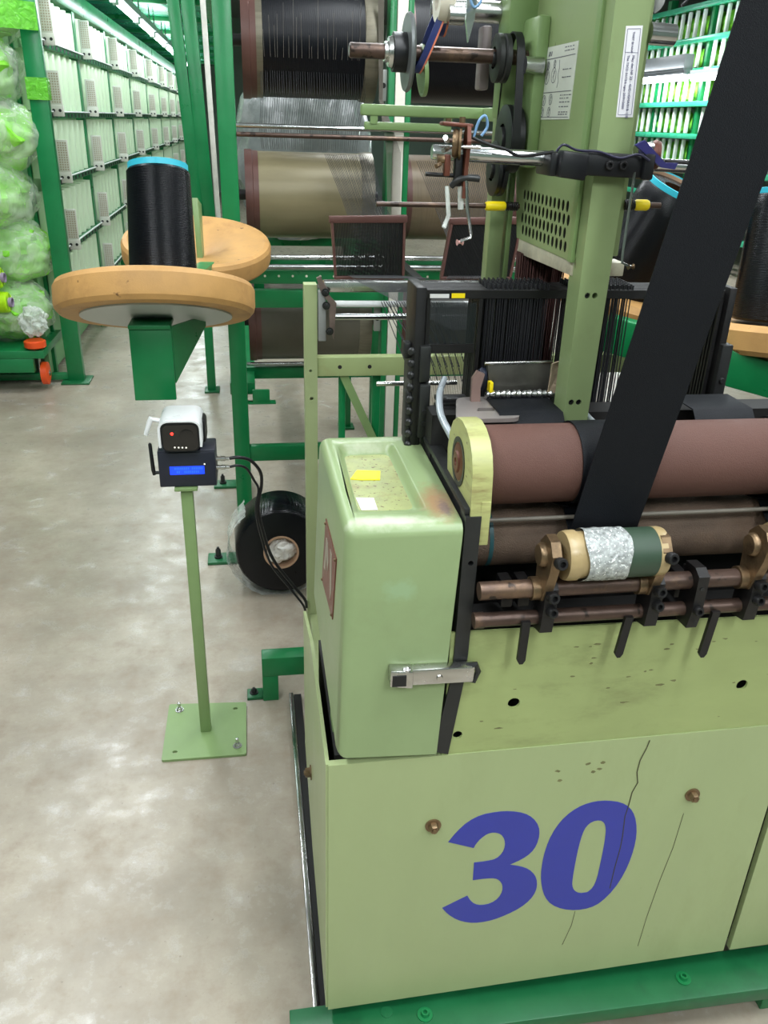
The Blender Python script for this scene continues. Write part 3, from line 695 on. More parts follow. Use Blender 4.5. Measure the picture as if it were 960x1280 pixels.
# --- harness: heald frames with their wires
for x0, x1 in ((0.243, 0.268), (0.757, 0.778)):
    hg = B().box(x0 + 0.004, x1 - 0.004, 1.245, 1.325, 1.06, 1.325, 0.003).build('harness_guide', 'black_iron', loom)
    if x0 < 0.3:
        B().box(0.258, 0.276, 1.236, 1.262, 1.085, 1.175, 0.003).build('guide_block', 'iron', hg)
        B().box(0.256, 0.274, 1.238, 1.262, 1.178, 1.236, 0.003).build('guide_block', 'iron', hg)
        b = B()
        for z in (1.11, 1.13): b.lathe((0.267, 1.236, z), (0, -1, 0), [(0, 0), (0, 0.0045), (0.003, 0.004), (0.003, 0)], 12)
        b.build('guide_bolt', 'iron', hg, kind='stuff')
        b = B()
        for k in range(9):
            z = 1.07 + 0.0195 * k
            b.lathe((x0 + 0.003, 1.250, z), (-0.6, -1, 0), [(0, 0), (0, 0.0065), (0.005, 0.0065), (0.008, 0.004), (0.008, 0)], 10)
        b.box(x0 - 0.004, x0 + 0.008, 1.25, 1.275, 1.06, 1.16, 0.004)
        b.build('chain_link', 'iron', hg, kind='stuff')
        B().box(x0 - 0.008, x0 + 0.004, 1.262, 1.285, 1.21, 1.236, 0.003).build('side_lug', 'iron', hg)
    else:
        B().box(0.762, 0.782, 1.235, 1.262, 1.10, 1.235, 0.003).build('guide_block', 'iron', hg)
        b = B()
        for z in (1.115, 1.145, 1.175): b.lathe((0.772, 1.235, z), (0, -1, 0), [(0, 0), (0, 0.005), (0.004, 0.004), (0.004, 0)], 12)
        b.build('guide_bolt', 'iron', hg, kind='stuff')
for k in range(8):
    y = 1.254 + 0.009 * k
    f_ = B().box(0.264, 0.758, y, y + 0.0045, 1.306, 1.320, 0.001).build('heald_frame', 'black_iron', loom, smooth=False)
    B().box(0.264, 0.758, y, y + 0.0045, 1.085, 1.10).build('bottom_rail', 'black_iron', f_, smooth=False)
    for x in (0.266, 0.349, 0.545, 0.752): B().box(x, x + 0.006, y, y + 0.0045, 1.10, 1.306).build('frame_stile', 'black_iron', f_, smooth=False)
    b = B()
    for x0, x1, n_ in ((0.362, 0.462, 26), (0.500, 0.600, 24)):
        for j in range(n_):
            x = x0 + (x1 - x0) * j / n_ + random.uniform(-0.0012, 0.0012)
            b.box(x, x + 0.0012, y + 0.001, y + 0.003, 1.10, 1.306)
    b.build('heald_wire', 'thread', f_, smooth=False, kind='stuff')
    b = B()
    for j in range(14):
        x = 0.362 + j * 0.0075 + 0.001 * (k % 2); b.box(x, x + 0.0025, y, y + 0.003, 1.320, 1.3275)
        x = 0.500 + j * 0.0075; b.box(x, x + 0.0025, y, y + 0.003, 1.320, 1.3275)
    b.build('frame_hook', 'thread', f_, smooth=False, kind='stuff')
B().box(0.272, 0.345, 1.2535, 1.256, 1.235, 1.30).build('heald_screen', M['smoke'], loom, smooth=False)
B().box(0.272, 0.345, 1.250, 1.2535, 1.222, 1.236).build('screen_rail', 'black_iron', loom, smooth=False)
B().box(0.27, 0.300, 1.2525, 1.2545, 1.3075, 1.3135).build('slotted_tag', 'paper', loom, smooth=False)
B().box(0.304, 0.325, 1.2525, 1.2545, 1.3075, 1.3145).build('yellow_mark', 'yellow', loom, smooth=False)
b = B()
for j in range(34):
    x = 0.283 + j * 0.002
    b.box(x, x + 0.0005, 1.262, 1.2625, 1.10, 1.30)
b.build('warp_threads', 'thread', loom, smooth=False, kind='stuff')

# --- tower: front column, head box with perforated skirt
col = B().prism([(0.459, 1.115), (0.497, 1.115), (0.511, 2.12), (0.455, 2.12)], XZ(1.128), 0.0, 0.045, [circ(0.4715, 1.335, 0.0042, 14), circ(0.4825, 1.335, 0.0042, 14), circ(0.4685, 1.177, 0.0045, 14), circ(0.480, 1.177, 0.0045, 14)]).build('front_column', 'sage_tower', loom, smooth=False)
b = B()
for x, z, r in ((0.4715, 1.335, 0.0036), (0.4685, 1.177, 0.004), (0.480, 1.177, 0.004)):
    socket_screw(b, (x, 1.137, z), (0, -1, 0), r, 0.007)
b.build('socket_screw', 'iron', col)
lab = B().prism([(0.4745, 1.6665), (0.4965, 1.668), (0.5005, 1.5645), (0.4775, 1.564)][::-1], XZ(1.128), -0.0006, 0.0001).build('asset_label', 'label_white', col, smooth=False)
b = B()
def stroke(b, pts, wd, fn):
    for (u0, v0), (u1, v1) in zip(pts, pts[1:]):
        d = V((u1 - u0, v1 - v0)); n_ = V((-d.y, d.x)).normalized() * wd / 2; a, c_ = V((u0, v0)), V((u1, v1))
        b.prism([tuple(a - n_), tuple(c_ - n_), tuple(c_ + n_), tuple(a + n_)], fn, 0.0, 0.0002)
FL = lambda u, v, w_: (u, 1.1272 - w_, v)
stroke(b, [(0.4770, 1.6635), (0.4940, 1.6645), (0.4978, 1.5675), (0.4797, 1.567), (0.4770, 1.6635)], 0.0005, FL)
stroke(b, [(0.4778, 1.638), (0.4952, 1.638)], 0.0005, FL)
b.build('label_border', 'ink_blue', lab, smooth=False)
def vtext(body, size, x, z, par, mat, ang=-PI / 2 - 0.035 + 0.035):
    R_ = Matrix(((0, 0, 0, x), (0, 0, 0, 0), (0, 0, 0, z), (0, 0, 0, 1)))
    # text reads downwards: its x runs to -Z, its y to +X
    m4 = Matrix(((0.03, 1, 0, x), (0, 0, -1, 1.1270), (-1, 0.03, 0, z), (0, 0, 0, 1)))
    return text_mesh(body, size, m4, 'lettering', mat, par)
vtext('THIET BI NHA', 0.0038, 0.4845, 1.661, lab, 'ink_blue')
vtext('May det NF 22 - 43/D1/GMA/01B 118', 0.0046, 0.4880, 1.635, lab, 'ink_blue')
vtext('The TSCD 01/12/6 ngay 20/01/2020', 0.0042, 0.4815, 1.635, lab, 'ink_blue')
# head box: side skin with slots
holes = []
for r in range(4):
    for c_ in range(12):
        holes.append(circ(1.196 + 0.0186 * c_ + (0.009 if r % 2 else 0) , 1.3925 + 0.0182 * r, 0.0062, 12, 0.0082))
head = B().prism([(1.165, 1.376), (1.430, 1.376), (1.475, 1.50), (1.475, 2.12), (1.165, 2.12)], YZ(0.455), 0.0, 0.001, holes).build('head_side', 'sage_tower', loom, smooth=False)
B().box(0.455, 0.522, 1.158, 1.166, 1.385, 2.12, 0.002).build('head_front', 'sage_tower', head)
B().prism([(1.158, 1.376), (1.172, 1.376), (1.172, 2.12), (1.158, 2.12)], YZ(0.4515), 0.0, 0.02).build('corner_strip', 'sage_clean', head, smooth=False)
B().box(0.4585, 0.524, 1.168, 1.425, 1.380, 2.12).build('head_core', 'shadow_iron', head, smooth=False)
B().hexa([(0.456, 1.16, 1.357), (0.535, 1.16, 1.357), (0.535, 1.42, 1.352), (0.456, 1.42, 1.352), (0.456, 1.16, 1.376), (0.535, 1.16, 1.376), (0.535, 1.42, 1.376), (0.456, 1.42, 1.376)], 0.001).build('lower_tray', surf('stained_bare_metal', (196, 190, 168), 0.45, 0.2, vary=0.2, vscale=30, dirt=(120, 92, 62), dirt_amt=0.8), head)
# brown cords hanging from the head to the heald frames
b = B(); random.seed(3)
for j in range(210):
    x = 0.452 + 0.078 * j / 209; y = random.uniform(1.38, 1.415)
    b.tube([(x, y, 1.356), (x * 0.9 + 0.045 + random.uniform(-0.004, 0.004), y - 0.01, 1.15)], 0.0013, 4, False)
b.build('lift_cord', surf('red_brown_cord', (78, 46, 42), 0.6), loom, smooth=False, kind='stuff')
# diagram plate
pl = B().prism([(1.238, 1.5605), (1.383, 1.5595), (1.375, 1.6575), (1.234, 1.6575)], YZ(0.455), -0.0008, 0.0001).build('diagram_plate', 'plate_print', head, smooth=False)
FP = lambda u, v, w_: (0.4540 - w_, u, v)
b = B()
stroke(b, [(1.375, 1.641), (1.240, 1.642)], 0.0008, FP); stroke(b, [(1.378, 1.5965), (1.242, 1.597)], 0.0008, FP); stroke(b, [(1.380, 1.563), (1.242, 1.5635)], 0.0006, FP)
for cu, cv_, r in ((1.352, 1.618, 0.010), (1.322, 1.619, 0.010), (1.355, 1.586, 0.007), (1.325, 1.587, 0.007), (1.358, 1.570, 0.0065), (1.328, 1.570, 0.0065), (1.350, 1.633, 0.005), (1.322, 1.634, 0.005)):
    L = circ(cu, cv_, r, 14); stroke(b, L + [L[0]], 0.0009, FP)
    stroke(b, [(cu, cv_ - r * 0.7), (cu, cv_ + r * 0.7)], 0.0009, FP); stroke(b, [(cu - r * 0.5, cv_ + r * 0.6), (cu + r * 0.4, cv_ - r * 0.3)], 0.0008, FP)
for v in (1.592, 1.588, 1.583, 1.577, 1.570, 1.567, 1.625, 1.615, 1.653, 1.6485):
    u = 1.285
    while u > 1.248:
        l_ = random.uniform(0.003, 0.009); stroke(b, [(u, v), (u - l_, v)], 0.0012, FP); u -= l_ + random.uniform(0.002, 0.006)
stroke(b, [(1.303, 1.638), (1.300, 1.628), (1.303, 1.62), (1.300, 1.61), (1.303, 1.602)], 0.0008, FP)
for u, v in ((1.366, 1.647), (1.352, 1.648), (1.347, 1.648), (1.341, 1.648)):
    stroke(b, [(u, v - 0.003), (u - 0.002, v + 0.003)], 0.0024, FP)
b.build('diagram_print', 'ink', pl, smooth=False)
B().box(0.412, 0.438, 1.455, 1.485, 1.06, 2.12, 0.002).build('rear_column', 'sage_tower', loom)
B().box(0.444, 0.452, 1.455, 1.485, 1.30, 1.52, 0.001).build('rear_strip', 'sage_clean', loom)
B().box(0.41, 0.46, 1.43, 1.49, 1.56, 2.12, 0.004).build('rear_plate', 'sage_clean', loom)
B().box(0.41, 0.60, 1.455, 1.50, 1.02, 1.07).build('rear_tie', 'iron', loom, smooth=False)

B().box(0.47, 0.50, 0.88, 1.13, 2.055, 2.095, 0.003).build('guide_arm', 'sage_tower', loom)
B().cyl((0.50, 0.895, 2.075), (0.69, 0.895, 2.075), 0.018, 20).build('guide_roller', 'steel', loom)
# --- clamp round the column, pipe and thread arm
cp = B().box(0.388, 0.440, 1.105, 1.165, 1.492, 1.521, 0.003).build('pipe_clamp', 'black_plastic', loom)
B().obox((0.414, 1.100, 1.506), (0.018, 0, -0.002), (0, 0.012, 0), (0.001, 0, 0.016), 0.003).build('clamp_jaw', 'black_plastic', cp)
B().obox((0.480, 1.118, 1.507), (0.045, 0, -0.0015), (0, 0.0105, 0), (0, 0, 0.0145), 0.003).build('clamp_plate', 'black_plastic', cp)
b = B()
for x in (0.468, 0.487): socket_screw(b, (x, 1.108, 1.507), (0, -1, 0), 0.006, 0.006)
b.build('clamp_screw', 'black_iron', cp)
B().box(0.515, 0.530, 1.102, 1.135, 1.490, 1.522, 0.003).build('clamp_end', 'black_plastic', cp)
hose([(0.392, 1.10, 1.522), (0.40, 1.098, 1.530), (0.42, 1.10, 1.524), (0.45, 1.104, 1.523), (0.48, 1.104, 1.516), (0.505, 1.104, 1.521), (0.52, 1.10, 1.514)], 0.0016, 'thin_cable', surf('violet_black_cable', (44, 42, 66), 0.4), cp)
B().lathe((0.238, 1.14, 1.516), (1, 0, -0.03), [(0, 0), (0, 0.0085), (0.002, 0.0095), (0.150, 0.0095), (0.150, 0)], 20).build('cross_pipe', 'chrome', loom)
# thread-tension arm on the pipe
ta = B(); ta.lathe((0.262, 1.128, 1.527), (1, -0.25, 0), [(0, 0), (0, 0.016), (0.004, 0.018), (0.008, 0.016), (0.008, 0)], 24)
ta.lathe((0.270, 1.126, 1.527), (1, -0.25, 0), [(0, 0), (0, 0.019), (0.003, 0.019), (0.003, 0)], 24)
tn = ta.build('tension_disc', 'brass', loom)
B().prism([(1.115, 1.548), (1.128, 1.550), (1.134, 1.53), (1.130, 1.50), (1.126, 1.462), (1.117, 1.462), (1.116, 1.50), (1.110, 1.53)], YZ(0.277), 0.0, 0.005).build('tension_lever', 'copper', tn, smooth=False)
B().obox((0.266, 1.13, 1.549), (0.020, 0, -0.001), (0, 0.012, 0), (0, 0, 0.0025), 0.002).build('top_plate', 'copper', tn)
b = B(); b.cyl((0.255, 1.128, 1.549), (0.255, 1.128, 1.556), 0.004, 10); b.cyl((0.273, 1.128, 1.549), (0.273, 1.128, 1.558), 0.004, 10); b.build('terminal', 'brass', tn)
b = B(); b.cyl((0.252, 1.118, 1.53), (0.246, 1.10, 1.534), 0.0035, 8); b.cyl((0.254, 1.118, 1.522), (0.244, 1.10, 1.519), 0.003, 8); b.cyl((0.272, 1.11, 1.524), (0.292, 1.10, 1.524), 0.0022, 8); b.build('wing_nut', 'steel', tn)
hose([(0.287, 1.12, 1.535), (0.292, 1.118, 1.554), (0.300, 1.118, 1.560), (0.304, 1.12, 1.548), (0.297, 1.12, 1.537)], 0.0018, 'blue_lead', 'blue_hose', tn)
hose([(0.285, 1.12, 1.535), (0.305, 1.118, 1.528), (0.33, 1.118, 1.522), (0.352, 1.12, 1.515), (0.392, 1.11, 1.521)], 0.0022, 'lead_wire', 'black_plastic', tn)
B().box(0.252, 0.260, 1.122, 1.134, 1.488, 1.514, 0.002).build('orange_lever', 'copper', tn)
b = B(); b.cyl((0.243, 1.128, 1.508), (0.252, 1.128, 1.508), 0.005, 10); b.cyl((0.246, 1.122, 1.503), (0.240, 1.118, 1.500), 0.003, 8); b.build('thumb_nut', 'brass', tn)
B().cyl((0.229, 1.13, 1.490), (0.300, 1.13, 1.488), 0.0028, 10).build('cross_pin', 'black_iron', tn)
B().box(0.266, 0.276, 1.122, 1.136, 1.476, 1.515, 0.002).build('hanger', 'black_iron', tn)
hose([(0.263, 1.125, 1.476), (0.270, 1.12, 1.484), (0.282, 1.118, 1.487), (0.298, 1.118, 1.486)], 0.004, 'curved_finger', 'iron', tn)
b = B(); b.tube([(0.280, 1.118, 1.49), (0.284, 1.116, 1.452), (0.291, 1.114, 1.418), (0.290, 1.112, 1.414), (0.276, 1.110, 1.409)], 0.0024, 8); b.build('feeler_wire', 'steel', tn)
b = B(); b.lathe((0.272, 1.110, 1.408), (1, 0.2, 0), [(0, 0), (0, 0.004), (0.002, 0.002), (0.006, 0.002), (0.008, 0.004), (0.010, 0.0)], 12); b.build('thread_eye', surf('pink_ceramic', (196, 150, 146), 0.3), tn)
b = B(); b.tube([(0.258, 1.128, 1.476), (0.262, 1.126, 1.44), (0.255, 1.12, 1.425)], 0.003, 6); b.tube([(0.276, 1.126, 1.476), (0.2775, 1.124, 1.448)], 0.004, 6); b.build('clear_tube', 'film', tn)
# right-hand twin of the arm, beyond the column
t2 = B().lathe((0.535, 1.13, 1.52), (1, -0.25, 0), [(0, 0), (0, 0.017), (0.004, 0.019), (0.010, 0.017), (0.010, 0)], 24).build('tension_disc', 'copper', loom)
B().cyl((0.512, 1.128, 1.522), (0.534, 1.126, 1.526), 0.011, 16).build('tension_hub', 'steel', t2)
B().prism([(0.500, 1.532), (0.512, 1.538), (0.545, 1.512), (0.563, 1.512), (0.560, 1.504), (0.540, 1.506)], XZ(1.105), 0.0, 0.006).build('blue_cam', surf('violet_blue_cam', (56, 54, 118), 0.35), t2, smooth=False)
B().cyl((0.552, 1.12, 1.513), (0.585, 1.12, 1.512), 0.0022, 8).build('cross_pin', 'black_iron', t2)
B().cyl((0.530, 1.14, 1.508), (0.62, 1.14, 1.506), 0.0085, 18).build('cross_pipe', 'chrome', t2)
b = B(); b.tube([(0.502, 1.10, 1.50), (0.502, 1.10, 1.40), (0.503, 1.10, 1.385), (0.516, 1.098, 1.380)], 0.0018, 6); b.build('feeler_wire', 'steel', t2)
b = B(); b.lathe((0.512, 1.098, 1.380), (1, 0.2, 0), [(0, 0), (0, 0.004), (0.002, 0.002), (0.006, 0.002), (0.008, 0.004), (0.010, 0.0)], 12); b.build('thread_eye', 'brass', t2)
hose([(0.530, 1.10, 1.735), (0.546, 1.11, 1.73), (0.552, 1.12, 1.705), (0.54, 1.12, 1.690)], 0.0018, 'lead_wire', 'black_plastic', t2)
B().cyl((0.520, 1.16, 1.663), (0.555, 1.16, 1.662), 0.013, 18).build('guide_roller', 'chrome', t2)
B().blob((0.538, 1.19, 1.712), (0.012, 0.012, 0.022), 2, 0.15, 2, 5).build('bobbin_cover', 'white_plastic', t2)
# yellow-gripped rods
def grip_rod(x0, x1, gx0, gx1, sx1, y, z, mirror=False):
    r_ = B().cyl((x0, y, z), (x1, y, z), 0.004, 12).build('guide_rod', 'bronze', loom)
    B().lathe((gx0, y, z), (1, 0, 0), [(0, 0), (0, 0.006), (0.003, 0.0075), (gx1 - gx0 - 0.003, 0.0075), (gx1 - gx0, 0.006), (gx1 - gx0, 0)], 18).build('yellow_grip', 'yellow', r_)
    a, c_ = min(gx1, sx1), max(gx1, sx1)
    if mirror: a, c_ = sx1, gx0
    pts = [(a + (c_ - a) * k / 60, y + 0.0062 * math.cos(k * 0.65), z + 0.0062 * math.sin(k * 0.65)) for k in range(61)]
    B().tube(pts, 0.0013, 5).build('spring', 'black_iron', r_)
grip_rod(0.205, 0.445, 0.387, 0.421, 0.443, 1.40, 1.429)
grip_rod(0.520, 0.575, 0.536, 0.557, 0.520, 1.16, 1.4545, True)

# --- shaft with pulleys at the head
B().lathe((0.158, 1.40, 1.645), (1, 0, 0), [(0, 0), (0, 0.0085), (0.002, 0.0105), (0.300, 0.0105), (0.300, 0)], 20).build('drive_shaft', 'bronze', loom)
d1 = B().lathe((0.244, 1.40, 1.645), (1, 0, 0), [(0, 0), (0, 0.052), (0.004, 0.054), (0.007, 0.052), (0.007, 0)], 40).build('flat_pulley', surf('grey_disc', (104, 108, 108), 0.4, 0.4), loom)
B().lathe((0.224, 1.40, 1.645), (1, 0, 0), [(0, 0), (0, 0.027), (0.022, 0.027), (0.022, 0)], 30).build('pulley_hub', 'black_plastic', d1)
B().lathe((0.211, 1.40, 1.645), (1, 0, 0), [(0, 0), (0, 0.014), (0.006, 0.014), (0.006, 0.020), (0.012, 0.022), (0.013, 0)], 24).build('collar', 'steel', d1)
B().lathe((0.270, 1.41, 1.622), (1, 0, 0.1), [(0, 0), (0, 0.036), (0.006, 0.036), (0.006, 0)], 36).build('green_pulley', 'sage_clean', d1)
def belt_band(name, cx, tilt, r, wd, mat, edge, z0, par):
    n_ = 40
    for nm, w0, w1, m_, rr_ in ((name, -wd / 2, wd / 2, mat, r), ('belt_edge', wd / 2 - 0.002, wd / 2 + 0.0008, edge, r + 0.0006)):
        b = B(); rg = []
        for k in range(n_ + 1):
            t = 2 * PI * k / n_
            y = 1.39 + rr_ * 0.42 * math.cos(t); z = z0 + rr_ * math.sin(t)
            x = cx + tilt * (z - z0)
            rg.append([b.bm.verts.new((x + s, y + o_ * math.cos(t) * 0.0025, z + o_ * math.sin(t) * 0.0025)) for s, o_ in ((w0, 0), (w1, 0), (w1, 1), (w0, 1))])
        for k in range(n_):
            for q in range(4): b.bm.faces.new((rg[k][q], rg[k][(q + 1) % 4], rg[k + 1][(q + 1) % 4], rg[k + 1][q]))
        b.build(nm, m_, par)
belt_band('drive_belt', 0.284, 0.42, 0.058, 0.012, 'blue_belt', 'salmon', 1.678, d1)
belt_band('drive_belt', 0.300, 0.12, 0.050, 0.012, 'blue_belt', 'salmon', 1.72, d1)
B().lathe((0.283, 1.375, 1.714), (1, 0, 0), [(0, 0.016), (0, 0.030), (0.008, 0.032), (0.022, 0.030), (0.022, 0.016)], 28, True).build('guide_wheel', 'bone', d1)
B().lathe((0.296, 1.35, 1.692), (1, 0, 0), [(0, 0), (0, 0.013), (0.022, 0.013), (0.022, 0)], 22).build('guide_spindle', 'chrome', d1)
B().prism([(0.328, 1.74), (0.346, 1.74), (0.340, 1.69), (0.333, 1.66), (0.327, 1.69)], XZ(1.37), 0.0, 0.008).build('belt_hook', 'steel', d1, smooth=False)
hose([(0.335, 1.35, 1.74), (0.326, 1.345, 1.715), (0.332, 1.343, 1.702), (0.342, 1.345, 1.712), (0.338, 1.35, 1.735)], 0.002, 'blue_loop', 'blue_hose', d1)
def pulley(x, y, z, r, wd, mat='black_plastic'):
    p_ = B().lathe((x, y, z), (1, 0, 0), [(0, r * 0.45), (0, r * 0.8), (0.002, r), (wd * 0.4, r), (wd * 0.5, r * 0.94), (wd * 0.6, r), (wd - 0.002, r), (wd, r * 0.8), (wd, r * 0.3), (0.004, r * 0.3), (0.004, r * 0.45)], 36).build('belt_pulley', mat, loom)
    B().lathe((x - 0.004, y, z), (1, 0, 0), [(0, 0), (0, r * 0.35), (0.01, r * 0.35), (0.01, 0)], 20).build('pulley_hub', 'iron', p_)
    return p_
pulley(0.382, 1.40, 1.643, 0.034, 0.022, 'iron')
pulley(0.405, 1.40, 1.530, 0.050, 0.026, 'black_plastic')
pulley(0.398, 1.42, 1.485, 0.042, 0.020, 'black_plastic')
def loop_belt(p, q, r0, r1, x, wd, name):
    (y0, z0), (y1, z1) = p, q
    pts = [(y0 + r0 * math.cos(a), z0 + r0 * math.sin(a)) for a in [math.radians(k) for k in range(0, 181, 15)]]
    pts += [(y1 + r1 * math.cos(a), z1 + r1 * math.sin(a)) for a in [math.radians(k) for k in range(180, 361, 15)]]
    inner = [((u - (y0 + y1) / 2) * 0.94 + (y0 + y1) / 2, (v - (z0 + z1) / 2) * 0.975 + (z0 + z1) / 2) for u, v in pts]
    return B().prism(pts, YZ(x), 0.0, wd, [inner]).build(name, 'black_plastic', loom, angle=40)
loop_belt((1.40, 1.643), (1.40, 1.530), 0.037, 0.052, 0.408, 0.012, 'timing_belt')
B().lathe((0.420, 1.36, 1.633), (1, 0, 0), [(0, 0), (0, 0.012), (0.028, 0.012), (0.028, 0)], 20).build('idler', 'chrome', loom)
B().box(0.435, 0.456, 1.36, 1.47, 1.49, 1.70, 0.006).build('pulley_plate', 'sage_clean', loom)
B().box(0.372, 0.388, 1.44, 1.47, 1.60, 1.69, 0.004).build('shaft_hanger', surf('mauve_grey_casting', (136, 124, 124), 0.5, 0.2), loom)
B().cyl((0.30, 1.50, 1.715), (0.47, 1.48, 1.712), 0.016, 18).build('upper_shaft', 'steel', loom)
# light green arms to the rear
ar = B().box(0.240, 0.60, 1.885, 1.910, 1.560, 1.582, 0.004).build('rear_arm', 'sage_clean', loom)
B().box(0.248, 0.435, 1.890, 1.905, 1.533, 1.549, 0.003).build('arm_lip', 'sage_clean', ar)
B().box(0.50, 0.53, 1.46, 1.905, 1.556, 1.582, 0.003).build('arm_bracket', 'sage_clean', ar)
B().box(0.260, 0.275, 1.888, 1.906, 1.545, 1.565).build('arm_web', 'sage_clean', ar, smooth=False)
B().box(0.42, 0.435, 1.888, 1.906, 1.545, 1.565).build('arm_web', 'sage_clean', ar, smooth=False)

# --- rear frame: leg, cross bar, back rest
lg = B().prism([(0.119, 0.0), (0.150, 0.0), (0.150, 1.204), (0.120, 1.204)], XZ(1.94), 0.0, 0.04, [circ(0.1335, 1.001, 0.0035, 10), circ(0.1355, 0.931, 0.0045, 12)]).build('rear_leg', 'sage', loom, smooth=False)
B().box(1.10, 1.127, 1.94, 1.98, 0.0, 1.204, 0.002).build('rear_leg', 'sage', loom)
B().box(0.1485, 1.10, 1.945, 1.975, 0.985, 1.032, 0.002).build('cross_bar', surf('scuffed_sage_bar', (158, 172, 118), 0.35, vary=0.1, dirt=(150, 128, 82), dirt_amt=0.7), loom)
b = B()
for x in (0.205, 0.278): b.lathe((x, 1.9455, 1.008), (0, -1, 0), [(0, 0), (0, 0.005), (0.0006, 0.005), (0.0006, 0)], 14)
b.build('bar_hole', 'shadow_iron', loom)
B().box(0.125, 0.146, 1.31, 1.94, 0.27, 0.31, 0.002).build('side_rail', 'sage', loom)
B().box(0.205, 0.222, 1.965, 1.98, 0.50, 0.985, 0.002).build('brace_post', 'green', loom)
B().bar((0.215, 1.96, 0.985), (0.30, 1.96, 0.80), 0.016, 0.02).build('brace', 'sage_clean', loom)
B().box(0.29, 0.31, 1.97, 1.99, 0.5, 0.985, 0.002).build('brace_post', 'green', loom)
B().hexa([(0.152, 1.93, 1.075), (0.170, 1.93, 1.075), (0.170, 1.96, 1.075), (0.152, 1.96, 1.075), (0.152, 1.93, 1.19), (0.170, 1.93, 1.19), (0.170, 1.96, 1.19), (0.152, 1.96, 1.19)], 0.002).build('rest_bracket', surf('pale_grey_bracket', (150, 152, 150), 0.4, 0.3), loom)
B().prism([(0.148, 1.222), (0.158, 1.226), (0.176, 1.185), (0.194, 1.165), (0.188, 1.080), (0.178, 1.110), (0.176, 1.165), (0.158, 1.19)], XZ(1.925), 0.0, 0.012).build('rest_cam', surf('rusty_cam_plate', (120, 104, 96), 0.45, 0.4, vary=0.25, vscale=50), loom, smooth=False)
for x, z in ((0.168, 1.19), (0.170, 1.16), (0.178, 1.10)):
    b = B(); hex_bolt(b, (x, 1.925, z), (0, -1, 0), 0.006, 0.006); b.build('bolt', 'iron', loom)
B().box(0.165, 0.70, 1.935, 1.965, 1.188, 1.213, 0.003).build('back_rest', 'steel', loom)
B().cyl((0.190, 1.94, 1.161), (0.62, 1.94, 1.160), 0.0075, 16).build('back_rod', 'white_plastic', loom)
B().cyl((0.190, 1.94, 1.131), (0.62, 1.94, 1.130), 0.0075, 16).build('back_rod', 'chrome', loom)
B().box(0.115, 0.128, 1.93, 1.955, 0.012, 0.045, 0.003).build('foot_knob', 'red', loom)
B().cyl((0.128, 1.94, 0.03), (0.142, 1.94, 0.03), 0.018, 16).build('foot_wheel', 'brass', loom)
b = B(); random.seed(9)
for j in range(40):
    x0 = 0.24 + 0.19 * j / 39; x1 = 0.365 + 0.092 * j / 39
    b.tube([(x0, 1.95, 1.214), (x1, 1.48, 1.205)], 0.0007, 3, False)
b.build('warp_threads', 'thread', loom, smooth=False, kind='stuff')
b = B()
for j in range(26):
    x0 = 0.30 + 0.15 * j / 25
    b.tube([(x0, 1.93, 1.168), (0.30 + 0.1 * j / 25, 1.50, 1.10 + 0.03 * (j % 3))], 0.0011, 3, False)
b.build('warp_threads', 'webbing', loom, smooth=False, kind='stuff')

# --- green base rail the loom stands on
rail = thing('base_rail', 'dark green steel rail under the blue numbered front panel', 'rail', (0.6, 0.96, 0.0))
B().hexa([(0.018, 0.899, 0.048), (1.40, 0.884, 0.060), (1.40, 0.975, 0.060), (0.018, 0.975, 0.048), (0.018, 0.899, 0.078), (1.40, 0.884, 0.096), (1.40, 0.975, 0.096), (0.018, 0.975, 0.078)], 0.002).build('rail_bar', 'green_worn', rail)
for x, y in ((0.262, 0.930), (0.765, 0.930)):
    b = B(); b.lathe((x, y, 0.0778 + 0.013 * x), (0, 0, 1), [(0, 0), (0, 0.014), (0.003, 0.014), (0.003, 0.008), (0.010, 0.007), (0.010, 0.004), (0.003, 0.004), (0.003, 0)], 20); b.build('rail_bolt', 'green', rail)
b = B(); b.lathe((0.194, 0.945, 0.0803), (0, 0, 1), [(0, 0), (0, 0.011), (0.0015, 0.011), (0.0015, 0)], 20); b.build('rail_washer', 'green_worn', rail)
B().box(0.93, 1.02, 0.905, 0.975, 0.0, 0.058, 0.003).build('rail_foot', 'green', rail)
B().box(0.12, 0.20, 0.91, 0.97, 0.0, 0.052, 0.003).build('rail_foot', 'green', rail)
floor_angle = B().box(0.40, 0.80, 0.872, 0.885, 0.004, 0.012, 0.001).build('floor_strip', surf('dusty_sage_strip', (170, 174, 130), 0.5, vary=0.1), loc=(0.6, 0.88, 0.0))
tag(floor_angle, 'pale sage metal strip lying on the floor before the dark green rail', 'strip')

# --- webbing: woven in the harness, round the take-up roller, up and away
def webbing(dx, label):
    pts = [(0.403, 1.188, 1.166), (0.403, 1.15, 1.166), (0.403, 1.115, 1.166)]
    R_ = RR + 0.0012
    pts += [(0.403 + 0.082 * (20 - a) / 110 , RY + R_ * math.cos(math.radians(a)), RZ + R_ * math.sin(math.radians(a))) for a in range(20, -91, -10)]
    R_ = RR + 0.0024
    pts += [(0.485, RY + R_ * math.cos(math.radians(a)), RZ + R_ * math.sin(math.radians(a))) for a in range(-100, -451, -10)]
    pts += [(0.481, 1.005, 1.045), (0.478, 0.978, 1.036)]
    pts += [(0.4765, 0.9705, 1.045), (0.478, 0.970, 1.06)]
    pts += [(0.478 + 0.130 * t, 0.970 - 0.078 * t, 1.06 + t) for t in [k / 24 for k in range(1, 25)]]
    o = B().ribbon([(x + dx, y, z) for x, y, z in pts], 0.0980, 0.0018).build('webbing_strap', 'webbing', loc=(0.45 + dx, 1.0, 1.05), angle=60)
    return tag(o, label, 'strap', 'woven webbing straps')
